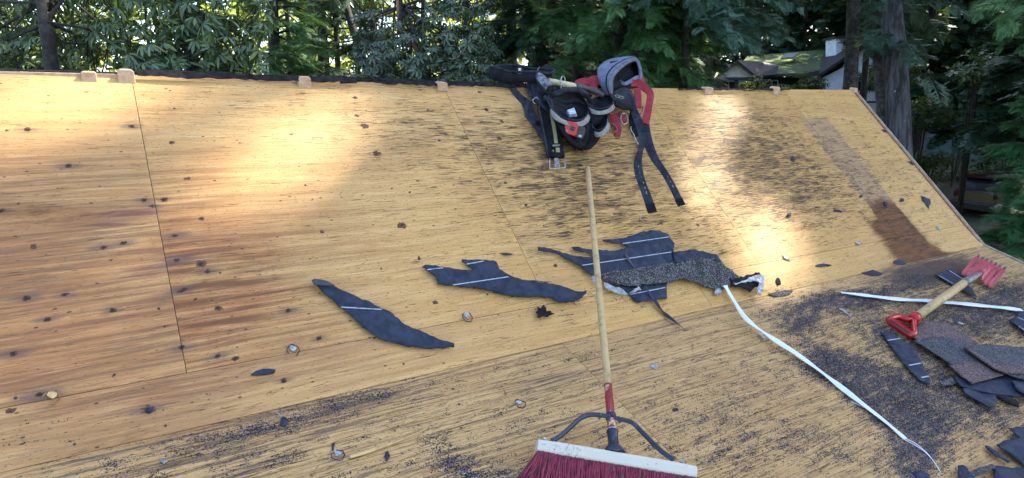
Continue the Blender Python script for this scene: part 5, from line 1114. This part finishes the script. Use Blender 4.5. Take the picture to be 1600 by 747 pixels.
band('waist_strap', [(765, 118, .0), (790, 123, .015), (820, 117, .03), (848, 109, .03), (858, 103, .01)], .017, M['nylon'], tb, .004)
# slider on the band
m = MB(); c = U(812, 111, .05); m.box(c, (.030, .036, .006), [RT, ZZ, FWD]); m.out('slider', M['nylonw'], tb, bevel=.003)
m = MB(); m.box(c-FWD*.005, (.014, .026, .004), [RT, ZZ, FWD]); m.out('slider_bar', M['steel'], tb, bevel=.001)
band('hanging_strap', [(800, 115, .035), (798, 125, .03), (801, 138, .012), (812, 152, .01), (822, 162, .012), (830, 178, .02), (842, 200, .02), (852, 218, .02), (858, 232, .015)], [.014, .016, .014, .018, .022, .022, .016, .014, .012], M['nylonw'], tb)
band('side_strap', [(828, 118, .03), (829, 128, .03), (830, 140, .035), (836, 152, .045)], .020, M['nylonw'], tb)
# hammer loop strap ring at the left
band('loop_strap', [(846, 160, .05), (834, 158, .045), (824, 165, .04), (822, 178, .035), (828, 188, .035), (836, 192, .04)], .008, M['nylonw'], tb)
band('loop_strap', [(846, 160, .045), (852, 172, .045), (850, 188, .04), (838, 193, .035)], .011, M['nylon'], tb)
m = MB().tube(path3([(832, 157, .058), (838, 152, .06), (841, 158, .06), (836, 162, .058), (832, 157, .058)], 4), .0022, 6).out('snap_hook', M['steel'], tb, True)
# padded back piece, folds of cloth around the pouches
def loftpx(name, rings, mat, parent, n=24, closed=True, solid=0, cap0=False, cap1=False, sub=0, wob=.003, seed=0):
    """rings: (cx, cy, rx, ry, rot, h, dh): ellipses in the picture with a height profile"""
    R = []
    for j, (cx, cy, rx, ry, rot, h, dh) in enumerate(rings):
        rr = []
        for k in range(n):
            t = 2*math.pi*k/n; x = math.cos(t)*rx; y = math.sin(t)*ry; a = rad(rot); X = cx+x*math.cos(a)-y*math.sin(a); Y = cy+x*math.sin(a)+y*math.cos(a)
            hh = h+dh*math.sin(t)+wob*noise.noise(Vector((t*2, j*1.3, seed)))*2; rr.append(U(X, Y, hh))
        R.append(rr)
    m = MB(); m.loft(R, closed, cap0, cap1); return m.out(name, mat, parent, True, solid=solid, sub=sub)
# limp cloth bulk at the left of the pouches
loftpx('pouch_back', [(852, 137, 12, 7, 10, .03, .015), (856, 148, 20, 13, 20, .035, .02), (866, 165, 26, 18, 30, .035, .022), (880, 185, 28, 18, 45, .03, .02), (893, 205, 20, 12, 60, .025, .016), (900, 220, 9, 6, 60, .02, .01)], M['nylon'], tb, cap0=True, cap1=True, wob=.010, seed=1)
loftpx('pouch_back', [(836, 122, 5, 5, 0, .03, .01), (838, 135, 9, 9, 0, .04, .015), (847, 152, 13, 11, 20, .05, .015), (858, 165, 13, 10, 20, .05, .012), (862, 178, 7, 6, 0, .04, .01)], M['nylonw'], tb, cap0=True, cap1=True, wob=.009, seed=2)
def pouch(name, mouth, mid, bot, parent, seed, rimw=.9):
    """open pouch: outer wall, inner wall and a bound rim"""
    cx, cy, rx, ry, rot, h, dh = mouth
    p = empty_part(name, parent, cx, cy)
    rings = [mouth, ((cx*2+mid[0])/3, (cy*2+mid[1])/3, (rx*2+mid[2])/3, (ry*2+mid[3])/3, (rot*2+mid[4])/3, (h*2+mid[5])/3, (dh*2+mid[6])/3), mid, ((bot[0]*1.3+mid[0]*.7)/2, (bot[1]*1.3+mid[1]*.7)/2, (bot[2]+mid[2])/2, (bot[3]+mid[3])/2, (bot[4]+mid[4])/2, (bot[5]+mid[5])/2, (bot[6]+mid[6])/2), bot]
    return loftpx(name, rings, M['nylon'], parent, 28, True, .004, False, True, 1, .004, seed)
def empty_part(*a): return None
P1 = pouch('main_pouch', (888, 163, 34, 22, 28, .075, .045), (894, 186, 24, 27, 50, .060, .035), (908, 222, 15, 13, 0, .03, .018), tb, 3)
P2 = pouch('upper_pouch', (940, 160, 19, 10, -8, .060, .030), (936, 176, 18, 11, -5, .045, .025), (928, 192, 12, 8, 0, .03, .012), tb, 4)
P3 = pouch('lower_pouch', (938, 190, 15, 11, -50, .075, .03), (929, 207, 17, 12, -50, .05, .025), (917, 228, 11, 8, -40, .03, .014), tb, 5)
loftpx('side_pouch', [(914, 190, 12, 8, 0, .05, .02), (910, 205, 16, 13, 0, .045, .025), (908, 222, 12, 11, 0, .03, .018), (908, 233, 5, 3, 0, .02, .006)], M['nylon'], tb, cap0=True, cap1=True, seed=6, wob=.006)
for L, w_ in (([(852, 142, .065), (868, 146, .085), (884, 141, .085), (902, 141, .075), (918, 148, .065)], [.010, .016, .013, .016, .010]), ([(850, 152, .07), (860, 160, .085), (862, 176, .085), (868, 190, .07)], [.012, .014, .010, .006]),
              ([(864, 152, .075), (880, 160, .055), (900, 158, .045), (914, 164, .05)], [.006, .010, .010, .006]), ([(868, 163, .07), (884, 170, .05), (900, 168, .04)], [.006, .010, .006]), ([(905, 146, .07), (918, 152, .07), (924, 165, .065), (922, 180, .06), (926, 195, .055)], [.008, .012, .010, .012, .008]),
              ([(870, 190, .06), (880, 206, .06), (890, 222, .045), (900, 234, .03)], [.008, .010, .009, .005]), ([(925, 150, .05), (915, 146, .05), (900, 143, .06)], [.006, .011, .008])):
    P = path3(L, 6); MB().tube(P, [a*(1+.2*noise.noise(Vector((i*.6, a*50, 0)))) for i, a in enumerate(lerp_list(w_, len(P)))], 8, sq=.7).out('cloth_fold', M['nylonw' if w_[0] > .009 else 'nylon'], tb, True)
# light grey binding just under each mouth (the near half shows)
def binding(parent, mouth, a0, a1, dy, w, mat, off=.006, n=26, th=.003, name='binding', g=1.02):
    cx, cy, rx, ry, rot, h, dh = mouth; P = []; W = []
    for t in np.linspace(rad(a0), rad(a1), n):
        x = math.cos(t)*rx*g; y = math.sin(t)*ry*g; a = rad(rot); X = cx+x*math.cos(a)-y*math.sin(a); Y = cy+x*math.sin(a)+y*math.cos(a)+dy; P.append(U(X, Y, h+dh*math.sin(t)+off)); W.append(EU+NU*.2)
    return MB().ribbon(P, w, W, th).out(name, mat, parent, True)
binding(P1, (888, 163, 34, 22, 28, .075, .045), -15, 130, 6, .0125, M['rim'])
binding(P1, (888, 163, 34, 22, 28, .075, .045), 0, 360, 0, .0035, M['nylonw'], .002, 44, .006, 'piping', 1.0)
binding(P2, (940, 160, 19, 10, -8, .060, .030), -10, 170, 6, .011, M['rim'])
binding(P2, (940, 160, 19, 10, -8, .060, .030), 0, 360, 0, .0035, M['nylonw'], .002, 40, .006, 'piping', 1.0)
binding(P3, (938, 190, 15, 11, -50, .075, .03), 20, 175, 7, .012, M['rim'])
binding(P3, (938, 190, 15, 11, -50, .075, .03), 0, 360, 0, .0035, M['nylonw'], .002, 40, .006, 'piping', 1.0)
# long padded tab with stripe and buckle
tabL = [(852, 160, .055), (856, 175, .058), (861, 200, .045), (866, 225, .03), (869, 246, .02)]
tab = band('padded_tab', tabL, [.034, .040, .040, .040, .036], M['nylon'], tb, .012)
band('stripe', [(862, 178, .068), (864, 190, .062), (867, 208, .050), (869, 224, .041)], .0085, M['stripe'], tab, .002)
band('stripe', [(871, 231, .036), (872, 238, .032)], .009, M['stripe'], tab, .003)
band('label_patch', [(863.5, 227.6, .040), (877, 226.8, .040)], .0045, M['rim'], tab, .002)
for dx in (-13, 12): band('tab_edge', [(x+dx*(.85 if i == 0 else 1), y, h+.004) for i, (x, y, h) in enumerate(tabL)], .004, M['nylonw'], tab, .012)
for x, y in ((864, 236), (879, 234.5)): c = U(x, y, .036); MB().tube([c-NU*.002, c+NU*.003], .005, 10).out('rivet', M['steel'], tab)
b = MB().tube(path3([(859, 247, .022), (859, 262, .016), (862, 263.5, .016), (879, 262.5, .016), (883, 260, .016), (881, 246, .022)], 3), .003, 8).out('buckle', M['steel'], tb, True)
def boxU(name, q, h, th_, mat, parent, bevel=.001):
    m = MB(); m.loft([[U(x, y, h+z) for x, y in q] for z in (-th_/2, th_/2)], True, True, True); return m.out(name, mat, parent, bevel=bevel)
boxU('buckle_tongue', [(866, 247), (873, 246.5), (874.5, 261), (867, 261.5)], .020, .006, M['steel'], b)
# packet of bits in the pouch, tape measure on the side, hammer through the loop
t = empty('paper_packet', U(892, 176, .085), 'crumpled pale blue packet poking out of the main pouch', 'packet')
m = MB(); m.loft([[U(x, y, h) for x, y, h in L] for L in ([(884, 176, .07), (898, 170, .075), (902, 182, .09), (889, 184, .09)], [(886, 172, .10), (897, 168, .10), (900, 177, .112), (890, 179, .11)])], True, True, True); m.out('wrapper', M['paper'], t, bevel=.002)
m = MB(); m.box(U(893, 175, .112), (.02, .006, .004), [RT, EU, NU]); m.out('fold', M['white'], t, bevel=.001)
tm = empty('tape_measure', U(895, 202, .10), 'red tape measure with black rubber side clipped to the pouch', 'tape measure')
e1 = RT*.90-EU*.38; e1 /= np.linalg.norm(e1); n3 = CP-U(895, 202, .10); n3 /= np.linalg.norm(n3); e2 = np.cross(n3, e1); e2 /= np.linalg.norm(e2); n3 = np.cross(e1, e2); c = U(893, 201, .105)
m = MB(); prf = [(-.5, -.45), (.42, -.5), (.5, -.38), (.5, .25), (.3, .5), (-.35, .5), (-.5, .34)]
m.loft([[c+e1*u*.062+e2*v*.060+n3*z for u, v in prf] for z in (-.02, .016, .020)], True, True, True); m.out('case', M['redplastic'], tm, bevel=.004)
c4 = c+e1*.044-e2*.006-n3*.004; m = MB(); m.loft([[c4+e1*u*.036+e2*v*.056+n3*z for u, v in prf] for z in (-.018, .014, .018)], True, True, True); m.out('rubber_side', M['rubber'], tm, bevel=.004)
m = MB(); m.box(c+n3*.022+e1*.006+e2*.002, (.020, .020, .006), [e1, e2, n3]); m.out('button', M['rubber'], tm, bevel=.003)
for k in range(3): m = MB(); m.box(c+n3*.0215-e1*(.020-k*.002)-e2*(.014+.006*k), (.012-.002*k, .0025, .001), [e1, e2, n3]); m.out('print', M['wallw'], tm)
m = MB(); m.box(c4+n3*.0195+e1*.004-e2*.016, (.014, .010, .001), [e1, e2, n3]); m.out('print', M['line'], tm)
hm = empty('hammer', U(870, 130, .1), 'hammer with cream shaft and black grip lying across the top of the tool belt', 'hammer')
Hs = path3([(856, 126, .080), (875, 130, .080), (899, 135, .075)], 4); sh = MB().tube(Hs, lerp_list([.0135, .0145, .0150], len(Hs)), 12, sq=.8).out('shaft', M['cream'], hm, True)
Hs = path3([(898, 134.5, .075), (915, 138, .065), (932, 144, .055), (942, 149, .05)], 4); MB().tube(Hs, lerp_list([.0165, .0155, .0175, .0165], len(Hs)), 12, sq=.85).out('grip', M['rubber'], hm, True)
hp = path3([(840, 117, .100), (845, 123, .105), (851, 130, .108), (858, 137, .108)], 4)
MB().tube(hp, lerp_list([.018, .025, .025, .029], len(hp)), 8).out('head', M['iron'], hm)
hp = path3([(856, 134, .110), (860, 139.5, .112)], 2); MB().tube(hp, [.028, .029, .027], 16).out('face', M['iron'], hm)
MB().tube(path3([(842, 121, .075), (839, 116, .07), (840, 110, .06), (843, 105, .05)], 3), lerp_list([.011, .008, .004], 10), 8, sq=.5).out('claw', M['iron'], hm)
MB().tube(path3([(877, 139, .095), (876, 127, .098), (879, 119, .085), (883, 124, .07), (880, 136, .08)], 5), .003, 8).out('wire_loop', M['steel'], tb, True)
band('top_strap', [(846, 140, .06), (858, 143, .07), (870, 148, .075)], .014, M['nylonw'], tb)

# ------------------------------------------------------------------ harness
ha = empty('safety_harness', U(985, 160), 'harness with grey padded back piece, red webbing and two grommeted black straps', 'harness')
# arched padded back piece: loft from the far edge to the open rim
far_ = [(946, 150, .02), (940, 138, .04), (934, 122, .05), (933, 108, .05), (941, 98, .05), (953, 92.5, .04), (970, 90, .03), (984, 90, .02), (993, 92, .01), (998, 100, .005), (1001, 112, .003), (1001, 126, .005)]
mid_ = [(950, 150, .045), (946, 139, .070), (943, 124, .085), (945, 112, .09), (952, 102, .09), (962, 95, .08), (977, 90, .07), (988, 89, .055), (996, 93, .045), (1000, 102, .035), (1003, 114, .03), (1003, 127, .03)]
rim_ = [(952, 146, .07), (951, 136, .095), (951, 124, .115), (956, 116, .12), (964, 107, .12), (973, 100, .115), (983, 94.5, .10), (991, 92.5, .085), (997, 95, .07), (1000, 103, .055), (1001.5, 115, .05), (1001, 126, .045)]
inn_ = [(957, 147, .060), (957, 136, .085), (957.5, 126, .105), (961, 118, .11), (968, 110, .11), (976, 103, .105), (984, 98, .09), (990, 96, .075), (994, 98, .06), (997, 106, .045), (998, 116, .04), (998, 126, .035)]
deep = [(960, 148, .01), (962, 137, .02), (963, 127, .03), (966, 120, .03), (971, 113, .03), (978, 107, .03), (984, 103, .02), (989, 101, .01), (992, 103, .005), (994, 110, .003), (995, 118, .003), (995, 127, .005)]
def sp(L): return smoothpath([U(x, y, h) for x, y, h in L], 4)
pad = MB().loft([sp(far_), sp(mid_), sp(rim_)], False).out('back_pad', M['greypad'], ha, True, solid=.010, sub=1)
MB().loft([sp(rim_), sp(inn_)], False).out('pad_rim', M['greypad'], ha, True, solid=.006)
mb = MB(); mb.loft([sp(inn_), sp(deep)], False); q_ = sp(deep); mb.add(q_, [tuple(range(len(q_)))]); mb.out('pad_lining', M['nylon'], ha, False, solid=.004)
P = sp([(x, y, h+.007) for x, y, h in [(952, 147, .058), (948, 137, .083), (947, 124, .10), (950, 114, .106), (957, 105, .107), (967, 98, .10), (979, 92, .085), (989, 90, .072)]]); MB().tube(P, .0028, 6).out('piping', M['nylon'], pad, True)
band('pad_badge', [(953.5, 97.8, .092), (966, 96.2, .095)], .0055, M['nylon'], pad, .003)
band('pad_tuck', [(968, 127, .05), (976, 131, .06), (985, 127, .06), (995, 121, .045), (1001, 122, .03)], .010, M['greypad'], ha, .006)
band('pad_tuck', [(958, 134, .06), (970, 132, .05), (984, 134, .045), (998, 130, .04)], .018, M['nylon'], ha, .006)
band('red_strap', [(900, 131, .03), (912, 127, .04), (925, 130, .05), (931, 142, .05), (936, 150, .05)], [.016, .018, .018, .014, .012], M['redweb'], ha)
band('red_strap', [(915, 130, .025), (928, 124, .035), (940, 127, .05), (950, 136, .06), (951, 146, .06)], [.014, .020, .022, .018, .014], M['redweb'], ha)
band('red_strap', [(985, 131, .05), (996, 130, .06), (1008, 138, .065), (1016, 147, .06), (1014, 165, .05), (1011, 180, .04), (1008, 193, .03)], [.016, .020, .022, .020, .018, .020, .021], M['redweb'], ha, .004)
band('red_strap', [(1001, 118, .03), (1003, 127, .05), (1004, 136, .055)], [.018, .018, .014], M['redweb'], ha, .004)
rs = band('red_strap', [(996, 138, .05), (997, 150, .045), (997, 160, .04), (997, 169, .035)], [.017, .019, .018, .018], M['redweb'], ha, .005)
MB().tube(path3([(992, 169, .035), (993, 176, .03), (1000, 178, .03), (1004, 172, .03), (1004, 166, .035)], 4), .004, 8).out('d_ring', M['ferrule'], ha, True)
band('red_strap', [(958, 178, .03), (962, 190, .028), (965, 203, .02), (965, 213, .012)], [.020, .022, .020, .012], M['redweb'], ha)
band('red_strap', [(966, 176, .03), (972, 184, .03), (977, 193, .025)], .010, M['redweb'], ha, .006)
MB().tube(path3([(971, 178, .045), (978, 178, .045), (981, 190, .04), (974, 194, .04), (970, 186, .04), (971, 178, .045)], 3), .003, 8).out('strap_buckle', M['steel'], ha, True)
MB().tube(path3([(952, 204, .03), (962, 206, .03), (964, 201, .03), (956, 192, .03)], 3), .0032, 8).out('strap_buckle', M['ferrule'], ha, True)
# black plate with holes
pl = [(952, 150), (962, 142), (973, 138), (984, 142), (990, 152), (993, 166), (984, 172), (970, 170), (960, 162)]
o = sheet('saddle_plate', [p for p in pl], M['nylonw'], ha, h=.055, th=.006, curl=.006, jag=0, low=False, seed=3)
o = sheet('saddle_plate', [(960, 158), (975, 164), (992, 168), (988, 174), (972, 172), (958, 166)], M['nylon'], ha, h=.062, th=.008, curl=.006, jag=0, low=False, seed=5)
for x, y in ((971, 152.5), (964.5, 150.5)):
    c = U(x, y, .070); MB().tube([c+RT*.011*math.cos(a)+EU*.009*math.sin(a) for a in np.linspace(0, 2*math.pi, 17)], .0025, 6, False).out('eyelet', M['brass'], ha, True)
band('black_strap', [(978, 142, .06), (984, 155, .065), (990, 172, .055), (997, 190, .045), (1002, 206, .035)], [.010, .014, .020, .024, .022], M['nylonw'], ha, .006)
band('black_strap', [(989, 168, .035), (988, 185, .03), (990, 200, .022), (994, 213, .015)], [.012, .018, .020, .012], M['nylon'], ha, .01)
MB().tube(path3([(992, 214, .02), (995, 222, .02), (1001, 228, .018), (1006, 224, .02), (1007, 215, .02)], 4), .0028, 8).out('strap_buckle', M['steel'], ha, True)
MB().tube(path3([(986, 198, .03), (986, 203, .03), (991, 212, .028), (992, 219, .02)], 4), .003, 8).out('strap_buckle', M['steel'], ha, True)
sL = [(1002, 204, .035), (1004, 218, .030), (1001, 235, .020), (997, 252, .012), (999, 272, .010), (1005, 292, .008), (1012, 310, .008), (1019, 331, .008)]
s1 = band('grommet_strap', sL, [.023, .020, .013, .019, .0205, .0205, .0210, .0220], M['nylonw'], ha, .004)
s2L = [(1009, 188, .025), (1010, 205, .02), (1015, 228, .014), (1024, 250, .010), (1036, 268, .008), (1046, 285, .008), (1055, 302, .008), (1064, 321, .008)]
s2 = band('grommet_strap', s2L, [.018, .021, .022, .021, .020, .020, .020, .021], M['nylonw'], ha, .004)
def grommets(L, par):
    for x, y in L:
        c = U(x, y, .0115); MB().tube([c+np.array([1., 0, 0])*.0068*math.cos(a)+EU*.0078*math.sin(a) for a in np.linspace(0, 2*math.pi, 15)], .0022, 6, False).out('grommet', M['brass'], par, True); MB().tube([c-NU*.001, c+NU*.0006], [.0052, .0052], 10).out('grommet_hole', M['carblack'], par)
grommets([(999.5, 261), (1001.5, 270), (1004, 278), (1006.8, 286), (1009.5, 294), (1011.5, 301.5)], s1)
grommets([(1030, 252.5), (1035.5, 260.5), (1040.5, 268), (1045, 276), (1049, 284), (1053, 291.5)], s2)
band('strap_end', [(1015.5, 318, .012), (1020, 332, .010)], .0205, M['nylon'], s1, .004); band('strap_end', [(1060, 311, .012), (1065, 321, .010)], .0195, M['nylon'], s2, .004)
